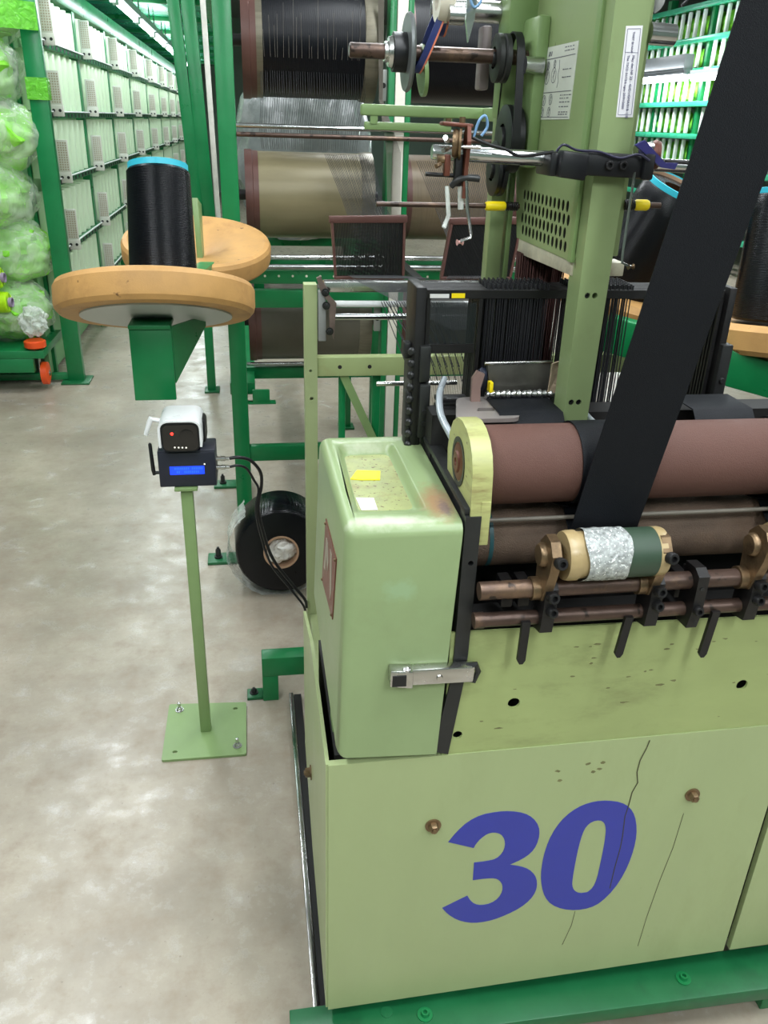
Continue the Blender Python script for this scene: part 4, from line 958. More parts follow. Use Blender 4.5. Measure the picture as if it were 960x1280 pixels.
webbing(0.0, 'wide black woven strap rising in front of the tower, from the film-wrapped roller')
webbing(0.306, 'black woven strap at the right edge, going down to the second green-taped roller')

# loose bits in the tray
o = B().prism([(0.1385, 1.150), (0.153, 1.184), (0.189, 1.178), (0.1834, 1.143), (0.155, 1.145)], XY(1.0535), 0.0, 0.0012).build('yellow_tape_piece', 'yellow_tape', loc=(0.16, 1.16, 1.0535), smooth=False)
tag(o, 'torn piece of bright yellow tape in the tray of the green cover', 'tape')
st = thing('paper_sticker', 'small pale sticker lying in the tray of the green cover', 'sticker', (0.15, 1.06, 1.0535))
B().prism([(0.1385, 1.0810), (0.1645, 1.0775), (0.1645, 1.0375), (0.1415, 1.0385)], XY(1.0535), 0.0, 0.001).build('backing', 'paper', st, smooth=False)
B().prism([(0.1405, 1.079), (0.163, 1.076), (0.163, 1.058), (0.1415, 1.060)], XY(1.0545), 0.0, 0.0002).build('print_block', surf('lilac_print', (196, 190, 212), 0.5), st, smooth=False)
# ------------------------------------------------------------------ sensor stand, control box and camera
ss = thing('sensor_stand', 'sage green square post on a floor plate carrying a control box', 'stand', (-0.172, 1.856, 0.0))
HP = [circ(-0.092, 1.935, 0.007, 12, 0.005), circ(-0.250, 1.772, 0.007, 12, 0.005)]
B().prism(rr([(-0.283, 1.743), (-0.061, 1.741), (-0.061, 1.961), (-0.281, 1.976)], 0.006, 3), XY(0.0), 0.0, 0.007, HP).build('base_plate', 'sage_clean', ss, smooth=False)
B().box(-0.186, -0.158, 1.842, 1.870, 0.007, 0.742, 0.002).build('post', 'sage_clean', ss)
B().box(-0.199, -0.145, 1.830, 1.900, 0.742, 0.750, 0.002).build('top_plate', 'sage_clean', ss)
for x, y in ((-0.250, 1.945), (-0.085, 1.775)):
    b = B(); b.lathe((x, y, 0.007), (0, 0, 1), [(0, 0), (0, 0.012), (0.002, 0.012), (0.002, 0.008)], 20); b.lathe((x, y, 0.009), (0, 0, 1), [(0, 0.008), (0.008, 0.008), (0.008, 0.0045), (0.024, 0.0045), (0.026, 0.0)], 6); b.build('anchor_bolt', 'steel', ss)
cb = thing('control_box', 'navy electronics box with a lit blue display on the sage post', 'control box', (-0.165, 1.875, 0.750))
B().box(-0.232, -0.099, 1.842, 1.925, 0.750, 0.842, 0.004).build('case', 'navy_plastic', cb)
B().box(-0.231, -0.100, 1.838, 1.842, 0.752, 0.838, 0.0015).build('front_plate', 'navy_plastic', cb)
ld = B().box(-0.206, -0.126, 1.8370, 1.8385, 0.783, 0.804, 0.0005).build('display', 'lcd', cb)
b = B(); random.seed(2)
for r in range(2):
    for k in range(16):
        if random.random() < 0.7: b.box(-0.199 + k * 0.0044, -0.1965 + k * 0.0044, 1.8368, 1.8371, 0.787 + r * 0.0085, 0.7925 + r * 0.0085)
b.build('display_cells', emit_mat('dim_display_cells', (40, 110, 255), 1.3), ld, smooth=False, kind='stuff')
B().lathe((-0.125, 1.837, 0.8085), (0, -1, 0), [(0, 0), (0, 0.002), (0.001, 0.001), (0.001, 0)], 10).build('white_led', 'led_white', cb)
b = B(); b.cyl((-0.232, 1.85, 0.785), (-0.243, 1.85, 0.785), 0.004, 12); b.build('antenna_joint', 'black_plastic', cb)
B().tube([(-0.243, 1.85, 0.780), (-0.245, 1.85, 0.792), (-0.247, 1.85, 0.856), (-0.247, 1.85, 0.860)], [0.0045, 0.0048, 0.0042, 0.002], 12).build('black_antenna', 'black_plastic', cb)
for z in (0.812, 0.790):
    b = B(); b.lathe((-0.099, 1.86, z), (1, 0, 0), [(0, 0), (0, 0.0062), (0.005, 0.0062), (0.005, 0.005), (0.011, 0.005), (0.011, 0.0062), (0.020, 0.0062), (0.022, 0.0045), (0.030, 0.0045), (0.030, 0)], 16); b.build('cable_connector', 'steel', cb)
wc = thing('security_camera', 'white-hooded security camera with a red light on the control box', 'camera', (-0.175, 1.875, 0.842))
def rrect(hw, hh, r, n=5): return rr([(-hw, -hh), (hw, -hh), (hw, hh), (-hw, hh)], r, n)
def shell(c, hw, hh, r, y0, y1, taper=0.0):
    b = B(); fr_ = lambda u, v, w_: (c[0] + u * (1 - taper * max(0, w_ - y0) / (y1 - y0)), w_, c[1] + v)
    b.prism(rrect(hw, hh, r), fr_, y0, y1); return b
shell((-0.174, 0.884), 0.043, 0.036, 0.020, 1.820, 1.905).build('head', 'black_plastic', wc)
shell((-0.174, 0.882), 0.039, 0.031, 0.015, 1.8185, 1.8205).build('face', 'glossy_black', wc)
hd = B(); L = rrect(0.049, 0.046, 0.026, 6); inner = rrect(0.0435, 0.0425, 0.022, 6)
sel = [(u, v) for u, v in L]; 
top_ = [p for p in L if p[1] > -0.028]; top_i = [p for p in inner if p[1] > -0.028]
def arcsort(P_): return sorted(P_, key=lambda p: -math.atan2(p[0], p[1] + 0.05) )
A_, I_ = arcsort(top_), arcsort(top_i)
hd.prism(A_ + I_[::-1], lambda u, v, w_: (-0.174 + u, w_, 0.884 + v * 0.86), 1.814, 1.93)
hd.build('white_hood', 'white_plastic', wc)
B().box(-0.207, -0.141, 1.928, 1.932, 0.860, 0.918, 0.002).build('hood_back', 'white_plastic', wc)
B().lathe((-0.170, 1.885, 0.842), (0, 0, 1), [(0, 0), (0, 0.036), (0.010, 0.036), (0.016, 0.030), (0.016, 0)], 28).build('swivel_foot', 'black_plastic', wc)
B().box(-0.148, -0.118, 1.86, 1.925, 0.850, 0.910, 0.010).build('side_arm', 'black_plastic', wc)
B().lathe((-0.160, 1.8185, 0.886), (0, -1, 0), [(0, 0), (0, 0.016), (0.001, 0.016), (0.0015, 0.010), (0.0008, 0)], 24).build('lens', 'glossy_black', wc)
B().lathe((-0.192, 1.8183, 0.892), (0, -1, 0), [(0, 0), (0, 0.0035), (0.001, 0.002), (0.001, 0)], 12).build('red_indicator', 'led_red', wc)
for k in range(4): B().lathe((-0.188 + 0.0085 * k, 1.8183, 0.859 - 0.0004 * k), (0, -1, 0), [(0, 0), (0, 0.002), (0.001, 0.001), (0.001, 0)], 10).build('white_light', 'led_white', wc)
b = B(); b.tube([(-0.218, 1.87, 0.906), (-0.243, 1.87, 0.911)], [0.0055, 0.005], 10); b.tube([(-0.241, 1.87, 0.915), (-0.246, 1.87, 0.903), (-0.257, 1.87, 0.873)], [0.0055, 0.0065, 0.005], 10); b.build('white_antenna', 'white_plastic', wc)
o = hose([(-0.068, 1.86, 0.812), (-0.045, 1.862, 0.813), (-0.018, 1.872, 0.800), (0.004, 1.885, 0.765), (0.006, 1.892, 0.725), (-0.004, 1.895, 0.670), (0.004, 1.90, 0.60), (0.028, 1.905, 0.51), (0.075, 1.91, 0.43), (0.110, 1.915, 0.375), (0.116, 1.93, 0.34)], 0.0042, 'sensor_cable', 'black_plastic')
tag(o, 'upper black cable from the control box, hanging in a bow to the loom leg', 'cable')
o = hose([(-0.068, 1.86, 0.790), (-0.048, 1.862, 0.792), (-0.028, 1.870, 0.780), (-0.012, 1.88, 0.745), (-0.002, 1.888, 0.715), (-0.010, 1.889, 0.66), (-0.001, 1.892, 0.59), (0.022, 1.897, 0.50), (0.070, 1.902, 0.42), (0.106, 1.907, 0.36), (0.113, 1.922, 0.32)], 0.0032, 'sensor_cable', 'black_plastic')
tag(o, 'lower, thinner black cable from the control box, bending down more tightly', 'cable')

# ------------------------------------------------------------------ green creel with its wooden discs
cr = thing('yarn_creel', 'green steel creel frame with two pale wooden discs behind the control box', 'creel', (-0.06, 3.22, 0.0))
B().box(-0.094, -0.031, 3.19, 3.25, 0.0, 2.3, 0.003).build('post', 'green', cr)
for y in (2.846, 3.568):
    B().box(-0.205, -0.07, y - 0.04, y + 0.04, 0.0, 0.012, 0.002).build('foot_plate', 'green_worn', cr)
    b = B(); hex_bolt(b, (-0.165, y, 0.012), (0, 0, 1), 0.010, 0.03); b.build('anchor_bolt', 'iron', cr)
B().box(-0.090, -0.035, 2.81, 3.60, 0.012, 0.06, 0.003).build('foot_beam', 'green', cr)
B().box(-0.012, 0.056, 3.195, 3.21, 0.515, 0.57, 0.003).build('lug_plate', 'green', cr)
B().box(-0.031, 0.08, 3.195, 3.23, 0.510, 0.518, 0.002).build('lug_shelf', 'green', cr)
def disc(c, nrm, r, name, label):
    d = V(nrm).normalized()
    th = 0.075
    p_ = B(); p_.lathe(V(c), d, [(0.012, 0.155), (0.004, 0.165), (0.0, 0.175), (0.0, r - 0.012), (0.010, r - 0.003), (0.022, r), (th - 0.016, r), (th - 0.004, r - 0.006), (th, r - 0.020), (th - 0.004, r - 0.034), (th - 0.020, 0.10), (th - 0.040, 0.05), (th - 0.052, 0.028), (th - 0.052, 0.0)], 72)
    o = p_.build(name, 'wood', cr, label=label, angle=25)
    q = B(); q.lathe(V(c), d, [(-0.004, 0), (-0.004, 0.182), (0.006, 0.182), (0.006, 0)], 48); q.build('backing_plate', 'plate_grey', o)
    return d
ND, FD = (-0.232, 2.10, 1.100), (-0.176, 2.94, 1.105)
nd = disc(ND, (0.0, 0.36, 0.933), 0.240, 'wooden_disc', 'near wooden disc, seen from its edge, under the black yarn cone')
fd = disc(FD, (0.03, -0.22, 0.97), 0.245, 'wooden_disc', 'far wooden disc, turned face up to the viewer')
bk = B().hexa([(-0.296, 2.030, 0.905), (-0.196, 2.030, 0.905), (-0.196, 2.042, 0.905), (-0.296, 2.042, 0.905), (-0.296, 2.040, 1.082), (-0.196, 2.040, 1.082), (-0.196, 2.052, 1.082), (-0.296, 2.052, 1.082)], 0.002).build('bracket', 'green', cr)
B().box(-0.296, -0.196, 2.03, 2.12, 1.082, 1.092, 0.002).build('bracket_top', 'green', bk)
B().prism([(0.0, 0.945), (0.0, 1.086), (0.12, 1.086), (0.12, 1.06)], lambda u, v, w_: (-0.200 + u * 0.62 + w_, 2.045 + u, v), 0.0, 0.006).build('gusset', 'green', bk, smooth=False)
B().prism([(2.04, 0.94), (2.052, 1.085), (2.34, 1.085), (2.34, 1.04)], YZ(-0.296), 0.0, 0.006).build('gusset', 'green', bk, smooth=False)
B().bar((-0.248, 2.10, 1.115), (-0.062, 3.19, 1.115), 0.05, 0.03, 0.003).build('arm', 'green', cr)
B().hexa([(-0.168, 2.80, 1.08), (-0.150, 2.80, 1.08), (-0.150, 2.88, 1.08), (-0.168, 2.88, 1.08), (-0.175, 2.82, 1.315), (-0.157, 2.82, 1.315), (-0.150, 2.90, 1.29), (-0.168, 2.90, 1.29)], 0.002).build('pin_plate', 'sage_clean', cr)
# leaning rear legs further back
B().bar((-0.352, 5.06, 2.25), (-0.255, 5.06, 0.62), 0.062, 0.05, 0.003, (0, 1, 0)).build('leaning_leg', 'green', cr)
B().bar((-0.275, 5.06, 2.25), (-0.205, 5.06, 0.62), 0.070, 0.05, 0.003, (0, 1, 0)).build('leaning_leg', 'green', cr)
B().bar((-0.195, 5.06, 2.25), (-0.165, 5.06, 0.62), 0.028, 0.03, 0.002, (0, 1, 0)).build('white_tube', surf('chalky_white_tube', (212, 210, 200), 0.5, vary=0.12, vscale=20), cr)
B().box(-0.31, -0.10, 5.03, 5.09, 0.50, 0.62, 0.004).build('leg_joint', 'green', cr)
B().box(-0.292, -0.242, 5.03, 5.09, 0.0, 0.50, 0.003).build('short_leg', 'green', cr)
B().box(-0.31, -0.22, 5.0, 5.12, 0.0, 0.012, 0.002).build('foot_plate', 'green_worn', cr)
B().box(-0.10, 0.0, 3.25, 5.09, 0.535, 0.585, 0.003).build('side_rail', 'green', cr)

def cone(c, nrm, r0, r1, L, label, tube=True, r_t=None, big=None, ring='cyan'):
    d = V(nrm).normalized(); c = V(c)
    t = thing('yarn_cone', label, 'yarn cone', c)
    q = d.to_track_quat('Z', 'Y')
    t.rotation_euler = q.to_euler()
    # build along local Z, thing carries the tilt
    def put(b, name, mat):
        bm = b.bm; me = bpy.data.meshes.new(name); bmesh.ops.recalc_face_normals(bm, faces=bm.faces); bm.to_mesh(me); bm.free()
        for p in me.polygons: p.use_smooth = True
        me.set_sharp_from_angle(angle=math.radians(35)); me.materials.append(M[mat])
        o = bpy.data.objects.new(name, me); C.objects.link(o); o.parent = t; return o
    b = B(); b.lathe((0, 0, 0), (0, 0, 1), [(0, r1 * 0.4), (0, r0 - 0.006), (0.006, r0)] + [(0.006 + (L - 0.016) * k / 6, r0 + (r1 - r0) * k / 6) for k in range(1, 6)] + [(L - 0.008, r1), (L, r1 - 0.006), (L, r1 * 0.4)], 64); put(b, 'yarn', 'yarn_black')
    rt = r_t or r1 - 0.003
    b = B(); b.lathe((0, 0, 0), (0, 0, 1), [(L - 0.004, rt - 0.004), (L - 0.004, rt), (L + 0.011, rt), (L + 0.012, rt - 0.003), (L + 0.011, rt - 0.004)], 48, True); put(b, 'tube_rim', ring)
    b = B(); b.lathe((0, 0, 0), (0, 0, 1), [(0.01, rt - 0.0045), (L + 0.0085, rt - 0.0045), (L + 0.0085, rt - 0.007), (0.01, rt - 0.007)], 40, True); put(b, 'tube_bore', 'kraft')
    return t
ndv = V((0.0, 0.36, 0.933)).normalized()
cone(V(ND) + ndv * 0.060 + V((0.02, 0, 0)), (0.0, 0.30, 0.95), 0.082, 0.075, 0.285, 'black yarn cone with cyan rim standing on the near wooden disc', r_t=0.071)

# right-hand creel: two more cones
cr2 = thing('yarn_creel', 'green beam with wooden discs at the right edge, beyond the strap', 'creel', (1.3, 2.02, 0.0))
def disc2(c, nrm, r):
    d = V(nrm).normalized(); th = 0.07
    b = B(); b.lathe(V(c), d, [(0, 0), (0, r - 0.01), (0.012, r), (th - 0.014, r), (th, r - 0.02), (th - 0.02, 0.06), (th - 0.03, 0)], 64)
    b.build('wooden_disc', 'wood', cr2, angle=25)
disc2((1.11, 2.45, 1.065), (0.20, -0.22, 0.95), 0.24)
disc2((1.325, 1.92, 1.055), (0.02, 0.10, 0.99), 0.24)
B().bar((0.85, 1.90, 1.102), (1.50, 1.70, 0.955), 0.06, 0.085, 0.004, (0, 0, 1)).build('slanted_beam', 'green', cr2)
B().box(1.10, 1.40, 1.86, 1.92, 1.03, 1.055, 0.003).build('disc_shelf', 'green', cr2)
B().box(1.55, 1.62, 1.95, 2.02, 0.0, 1.9, 0.003).build('post', 'green', cr2)
B().bar((1.10, 2.45, 1.05), (1.58, 1.99, 1.02), 0.05, 0.03, 0.003).build('arm', 'green', cr2)
B().bar((1.30, 1.92, 1.04), (1.58, 1.97, 1.02), 0.05, 0.03, 0.003).build('arm', 'green', cr2)
cone((1.115, 2.435, 1.110), (0.28, -0.30, 0.91), 0.118, 0.100, 0.32, 'black yarn cone with brown bore and cyan rim, left of the wide strap', r_t=0.097)
cone((1.325, 1.92, 1.125), (0.0, 0.12, 0.99), 0.12, 0.105, 0.30, 'black yarn cone on the wooden disc at the right edge', r_t=0.10)

# ------------------------------------------------------------------ yarn package on the floor
yp = thing('yarn_package', 'large black yarn package lying on the floor by the loom leg', 'yarn package', (0.068, 2.65, 0.003))
ax = V((0.0, -0.995, 0.06)).normalized(); fc = V((0.068, 2.56, 0.176))
B().lathe(fc, ax, [(-0.19, 0.06), (-0.19, 0.158), (-0.18, 0.164), (-0.010, 0.157), (0.0, 0.150), (0.0, 0.062)], 72).build('yarn', 'yarn_black', yp)
B().lathe(fc, ax, [(-0.001, 0.060), (0.0008, 0.062), (0.0012, 0.146), (-0.001, 0.151)], 72).build('end_face', 'yarn_face', yp)
B().lathe(fc, ax, [(-0.16, 0.055), (0.004, 0.055), (0.004, 0.062), (-0.16, 0.062)], 48, True).build('paper_tube', 'kraft', yp)
b = B(); b.blob(fc - ax * 0.03 + V((0, 0, 0)), (0.050, 0.040, 0.050), 4, 0.30, 1.8, 8); b.build('crumpled_stuffing', 'crumple', yp, angle=25)
bg = B(); rg = []
for i in range(15):
    h = -0.20 + 0.185 * i / 14; row = []
    for k in range(56):
        t = 2 * PI * k / 56
        d_, a_, b_ = frame_of(ax)
        p0 = fc + ax * h
        r = 0.172 + 0.008 * noise.noise(V((math.cos(t) * 4, math.sin(t) * 4, h * 30))) + 0.006 * noise.noise(V((math.cos(t) * 11, math.sin(t) * 11, h * 60)))
        p = p0 + (a_ * math.cos(t) + b_ * math.sin(t)) * r + V((-0.014, 0, -0.010))
        p.z = max(p.z, 0.003); row.append(bg.bm.verts.new(p))
    rg.append(row)
for i in range(14):
    for k in range(56):
        q_ = (rg[i][k], rg[i][(k + 1) % 56], rg[i + 1][(k + 1) % 56], rg[i + 1][k])
        m_ = sum((v.co for v in q_), V()) / 4 - fc
        if m_.x * 0.75 + m_.z < 0.02: bg.bm.faces.new(q_)
for v in [v for v in bg.bm.verts if not v.link_faces]: bg.bm.verts.remove(v)
bg.build('plastic_bag', 'film', yp)

# low green stub frame by the loom foot
gs = thing('floor_stub', 'low green angle frame on the floor beside the loom leg', 'frame', (0.04, 1.97, 0.0))
B().box(-0.012, 0.114, 1.965, 2.015, 0.088, 0.152, 0.003).build('cross_tube', 'green', gs)
B().box(-0.012, 0.034, 1.967, 2.013, 0.0, 0.088, 0.003).build('leg', 'green', gs)
B().box(-0.058, -0.012, 1.975, 2.02, 0.0, 0.010, 0.002).build('foot_plate', 'green_worn', gs)
b = B(); hex_bolt(b, (-0.038, 1.998, 0.010), (0, 0, 1), 0.008, 0.012); b.build('anchor_bolt', 'iron', gs)

# ------------------------------------------------------------------ warp beams and their stand
bs = thing('beam_stand', 'green steel stand holding the warp beams behind the loom', 'stand', (0.54, 3.3, 0.0))
for x in (0.505, 1.09):
    B().box(x, x + 0.022, 3.22, 3.30, 0.0, 2.35, 0.002).build('post', 'green', bs)
    B().box(x + 0.062, x + 0.082, 3.22, 3.30, 0.0, 2.35, 0.002).build('post', 'green', bs)
    B().box(x + 0.024, x + 0.060, 3.215, 3.235, 0.0, 2.35, 0.002).build('white_strip', surf('white_post_strip', (226, 222, 208), 0.45, vary=0.08, vscale=12), bs)
    B().box(x - 0.04, x + 0.12, 3.20, 3.32, 0.0, 0.012, 0.002).build('foot_plate', 'green_worn', bs)
tabm = surf('pale_grey_tab', (168, 168, 164), 0.4)
for z in (1.665, 0.84): bb = B().box(0.478, 0.504, 3.25, 3.27, z - 0.05, z + 0.05, 0.002).build('bearing_tab', tabm, bs)
b = B()
for z in (1.665, 0.84): b.lathe((0.491, 3.25, z), (0, -1, 0), [(0, 0), (0, 0.009), (0.001, 0.009), (0.001, 0)], 14)
b.build('tab_hole', 'shadow_iron', bb, kind='stuff')
for z0, z1, nm in ((0.893, 0.959, 'cross_rail'), (0.264, 0.328, 'cross_rail')):
    B().box(-0.031, 0.505, 3.20, 3.24, z0, z1, 0.003).build(nm, 'green', bs)
B().box(-0.031, 1.20, 3.20, 3.225, 0.983, 1.030, 0.003).build('drilled_rail', 'green', bs)
b = B()
for k in range(18): b.lathe((0.0 + k * 0.052, 3.20, 1.012), (0, -1, 0), [(0, 0), (0, 0.0045), (0.0008, 0.0045), (0.0008, 0)], 10)
b.build('rail_hole', 'bone', bs, kind='stuff')
B().box(-0.04, 1.20, 3.42, 3.46, 0.55, 0.60, 0.003).build('cross_rail', 'green', bs)
B().box(-0.04, 1.20, 3.50, 3.54, 0.985, 1.03, 0.003).build('cross_rail', 'green', bs)
for z, y, m_, r in ((1.523, 3.20, 'chrome', 0.008), (1.495, 3.19, 'bronze', 0.008), (1.082, 3.19, 'steel', 0.010), (1.050, 3.17, 'chrome', 0.010), (0.620, 3.40, 'chrome', 0.008)):
    B().cyl((-0.031, y, z), (1.15, y, z), r, 14).build('guide_rod', m_, bs)
for k, (x, z) in enumerate(((0.47, 0.0), (0.62, 0.0))):
    B().box(x, x + 0.045, 4.30, 4.345, 0.0, 0.98, 0.003).build('rear_post', 'green', bs)
    B().box(x - 0.02, x + 0.065, 4.28, 4.37, 0.0, 0.012, 0.002).build('foot_plate', 'green_worn', bs)
B().bar((0.50, 4.32, 0.95), (0.63, 4.32, 0.45), 0.03, 0.03).build('brace', 'green', bs)
B().box(0.47, 0.665, 4.30, 4.345, 0.94, 0.98, 0.003).build('rear_rail', 'green', bs)
B().box(-0.10, 0.665, 4.55, 4.60, 0.94, 0.98, 0.003).build('rear_rail', 'green', bs)
for x in (0.03, 0.50, 0.64): B().box(x - 0.02, x + 0.02, 3.30, 4.60, 0.94, 0.98, 0.003).build('side_rail', 'green', bs)
def beam(x0, x1, z, rf, rb, yarn, name_label, lf='flange', thick=0.05, extra=None):
    t = thing('warp_beam', name_label, 'warp beam', ((x0 + x1) / 2, 3.45, z - rf))
    B().lathe((x0, 3.45, z), (1, 0, 0), [(0, 0), (0, rf), (thick * 0.55, rf), (thick * 0.6, rf - 0.004), (thick, rf - 0.004), (thick, 0)], 48).build('flange', lf, t)
    B().lathe((x0 + thick, 3.45, z), (1, 0, 0), [(0, 0), (0, rb), (x1 - x0 - 2 * thick, rb), (x1 - x0 - 2 * thick, 0)], 48).build('yarn', yarn, t)
    B().lathe((x1 - thick, 3.45, z), (1, 0, 0), [(0, 0), (0, rf - 0.004), (thick * 0.5, rf), (thick, rf), (thick, 0)], 48).build('flange', extra or lf, t)
    B().cyl((x0 - 0.03, 3.45, z), (x1 + 0.03, 3.45, z), 0.02, 16).build('axle', 'iron', t)
    return t
M['grey_flange'] = surf('dull_metal_flange', (120, 114, 98), 0.35, 0.4, vary=0.15, stretch=(1, 12, 12))
t = beam(-0.002, 0.478, 1.80, 0.190, 0.181, 'warp_black', 'upper left warp beam wound with black yarn', extra='grey_flange')
B().lathe((0.048, 3.45, 1.80), (1, 0, 0), [(0, 0.150), (0, 0.184), (0.022, 0.184), (0.022, 0.150)], 48, True).build('inner_ring', 'grey_flange', t)
t = beam(0.555, 1.06, 1.80, 0.190, 0.183, 'warp_black', 'upper right warp beam wound with black yarn, behind the pulleys', extra='grey_flange')
beam(-0.008, 0.478, 1.2775, 0.163, 0.157, 'beam_beige', 'middle left warp beam with bare beige barrel', extra='grey_flange')
beam(0.572, 1.055, 1.2775, 0.163, 0.158, 'beam_brown', 'middle right warp beam with brown streaked winding')
beam(-0.016, 0.478, 0.79, 0.163, 0.157, 'beam_grey', 'lower left warp beam, grey brown, under the green rail', extra='grey_flange')
beam(0.572, 1.055, 0.79, 0.163, 0.157, 'beam_grey', 'lower right warp beam, mostly hidden behind the loom')
o = B().blob((0.28, 4.5, 1.40), (0.34, 0.20, 0.44), 4, 0.12, 2.4, 61, flat=0.982).build('wrapped_bale', 'bale', loc=(0.26, 4.5, 0.982), angle=30)
tag(o, 'bale wrapped in crumpled grey white plastic, seen between the warp beams', 'bale')
# warp ends running off the beams: far too many to count
random.seed(21)
def sheet(name, label, lines, r, mat):
    b = B()
    for L in lines: b.tube(L, r, 3, False)
    o = b.build(name, mat, loc=lines[0][0], smooth=False, kind='stuff')
    o['label'] = label; o['category'] = 'threads'
    return o
L = []
for k in range(38):
    s = k / 37 + random.uniform(-0.005, 0.005)
    L.append([(0.285 + 0.175 * s, 3.285, 1.435), (0.33 + 0.145 * s, 3.10, 1.30), (0.30 + 0.13 * s, 2.42, 1.24), (0.275 + 0.135 * s, 2.40, 1.15), (0.24 + 0.18 * s, 1.96, 1.216)])
sheet('warp_sheet', 'fan of dark warp threads running from the middle left beam through the left reed', L, 0.0010, 'thread')
L = []
for k in range(46):
    s = k / 45
    L.append([(0.63 + 0.36 * s, 3.288, 1.42), (0.64 + 0.30 * s, 3.00, 1.30), (0.57 + 0.16 * s, 2.42, 1.24), (0.57 + 0.15 * s, 2.40, 1.15), (0.46 + 0.14 * s, 1.96, 1.216)])
sheet('warp_sheet', 'dark warp threads from the middle right beam through the right reed', L, 0.0011, 'thread')
L = []
for k in range(46):
    s = k / 45 + random.uniform(-0.004, 0.004)
    L.append([(0.06 + 0.37 * s, 3.30, 1.70), (0.06 + 0.37 * s, 3.28, 1.63), (0.05 + 0.36 * s, 3.30, 1.515), (0.06 + 0.36 * s, 3.44, 1.442)])
sheet('warp_sheet', 'curtain of black threads hanging below the upper left beam', L, 0.0009, 'thread')
L = []
for k in range(22):
    s = k / 21
    x = 0.07 + 0.36 * s + random.uniform(-0.006, 0.006); L.append([(x, 3.267, 1.93 - 0.16 * random.random()), (x + random.uniform(-0.003, 0.003), 3.266, 1.74)])
sheet('warp_sheet', 'pale single ends lying down the face of the upper left beam', L, 0.0005, 'thread_light')
L = []
for k in range(16):
    s = k / 15
    L.append([(0.462 + 0.022 * s, 3.25, 2.0), (0.474 + 0.012 * s, 3.23, 1.62), (0.50 + 0.05 * s, 3.19, 1.45), (0.515 + 0.045 * s, 3.18, 1.1)])
sheet('warp_sheet', 'pale threads passing over the white strip of the stand post', L, 0.001, 'thread_light')

def reed(x0, x1, xb0, xb1, z0, z1, label):
    t = thing('reed', label, 'reed', ((x0 + x1) / 2, 2.40, z0))
    B().hexa([(x0 - 0.004, 2.39, z1 - 0.018), (x1 + 0.004, 2.39, z1 - 0.014), (x1 + 0.004, 2.41, z1 - 0.014), (x0 - 0.004, 2.41, z1 - 0.018), (x0 - 0.005, 2.39, z1), (x1 + 0.004, 2.39, z1 + 0.006), (x1 + 0.004, 2.41, z1 + 0.006), (x0 - 0.005, 2.41, z1)], 0.002).build('top_baulk', 'flange', t)
    B().box(xb0, xb1, 2.39, 2.41, z0 - 0.012, z0, 0.002).build('bottom_baulk', 'flange', t)
    for xa, xc in ((x0, xb0), (x1, xb1)):
        s = 1 if xa == x0 else -1
        B().hexa([(xc, 2.39, z0), (xc + s * 0.007, 2.39, z0), (xc + s * 0.007, 2.41, z0), (xc, 2.41, z0), (xa, 2.39, z1 - 0.014), (xa + s * 0.007, 2.39, z1 - 0.014), (xa + s * 0.007, 2.41, z1 - 0.014), (xa, 2.41, z1 - 0.014)]).build('end_bar', 'flange', t, smooth=False)
    b = B(); n_ = 64
    for k in range(1, n_):
        s = k / n_; b.hexa([(xb0 + (xb1 - xb0) * s, 2.396, z0), (xb0 + (xb1 - xb0) * s + 0.0019, 2.396, z0), (xb0 + (xb1 - xb0) * s + 0.0019, 2.404, z0), (xb0 + (xb1 - xb0) * s, 2.404, z0), (x0 + (x1 - x0) * s, 2.396, z1 - 0.014), (x0 + (x1 - x0) * s + 0.0019, 2.396, z1 - 0.014), (x0 + (x1 - x0) * s + 0.0019, 2.404, z1 - 0.014), (x0 + (x1 - x0) * s, 2.404, z1 - 0.014)])
    b.build('dent_wires', 'black_iron', t, smooth=False, kind='stuff')
reed(0.224, 0.435, 0.235, 0.437, 1.148, 1.309, 'left dark wire reed in a brown frame, between loom and beams')
reed(0.564, 0.775, 0.544, 0.757, 1.148, 1.309, 'right dark wire reed in a brown frame, beside the tower')
B().box(0.225, 0.80, 2.385, 2.415, 1.105, 1.134, 0.003).build('reed_rail', 'iron', bs)
for x in (0.50, 0.77): B().box(x, x + 0.03, 2.40, 3.21, 1.095, 1.115, 0.003).build('reed_arm', 'iron', bs)

# ------------------------------------------------------------------ left rack of the aisle
rk = thing('storage_rack', 'long green rack of milky plastic slats along the left aisle', 'rack', (-1.2, 5.5, 0.0))
B().box(-1.165, -1.068, 5.28, 5.34, 0.0, 2.42, 0.003).build('end_post', 'green', rk)
B().box(-1.20, -1.03, 5.22, 5.40, 0.0, 0.012, 0.003).build('foot_plate', 'green_worn', rk)
YE = [5.42, 6.88, 8.30, 9.75, 11.33, 12.95, 14.47, 16.0, 17.5]
ZE = [0.02, 0.395, 0.77, 1.165, 1.535, 1.905, 2.17]
for k, y in enumerate(YE[1:]):
    B().box(-1.205, -1.150, y - 0.045, y + 0.045, 0.0, 2.30, 0.003).build('upright', 'green', rk)
for z in ZE[1:-1]:
    B().box(-1.155, -1.128, 5.40, 17.6, z - 0.028, z + 0.012, 0.003).build('shelf_rail', 'green_worn', rk)
    B().box(-1.128, -1.120, 5.40, 17.6, z + 0.006, z + 0.014, 0.001).build('label_strip', 'white_plastic', rk)
    b = B()
    for k in range(96):
        y = 5.5 + k * 0.125
        b.box(-1.128, -1.1265, y, y + 0.05, z - 0.022, z - 0.002)
    b.build('rail_slot', 'shadow_iron', rk, smooth=False, kind='stuff')
B().box(-1.24, -1.14, 5.34, 17.6, 2.17, 2.30, 0.004).build('top_beam', 'green', rk)
B().box(-1.32, -1.29, 5.40, 17.6, 0.02, 2.3).build('back_sheet', 'rack_back', rk, smooth=False)
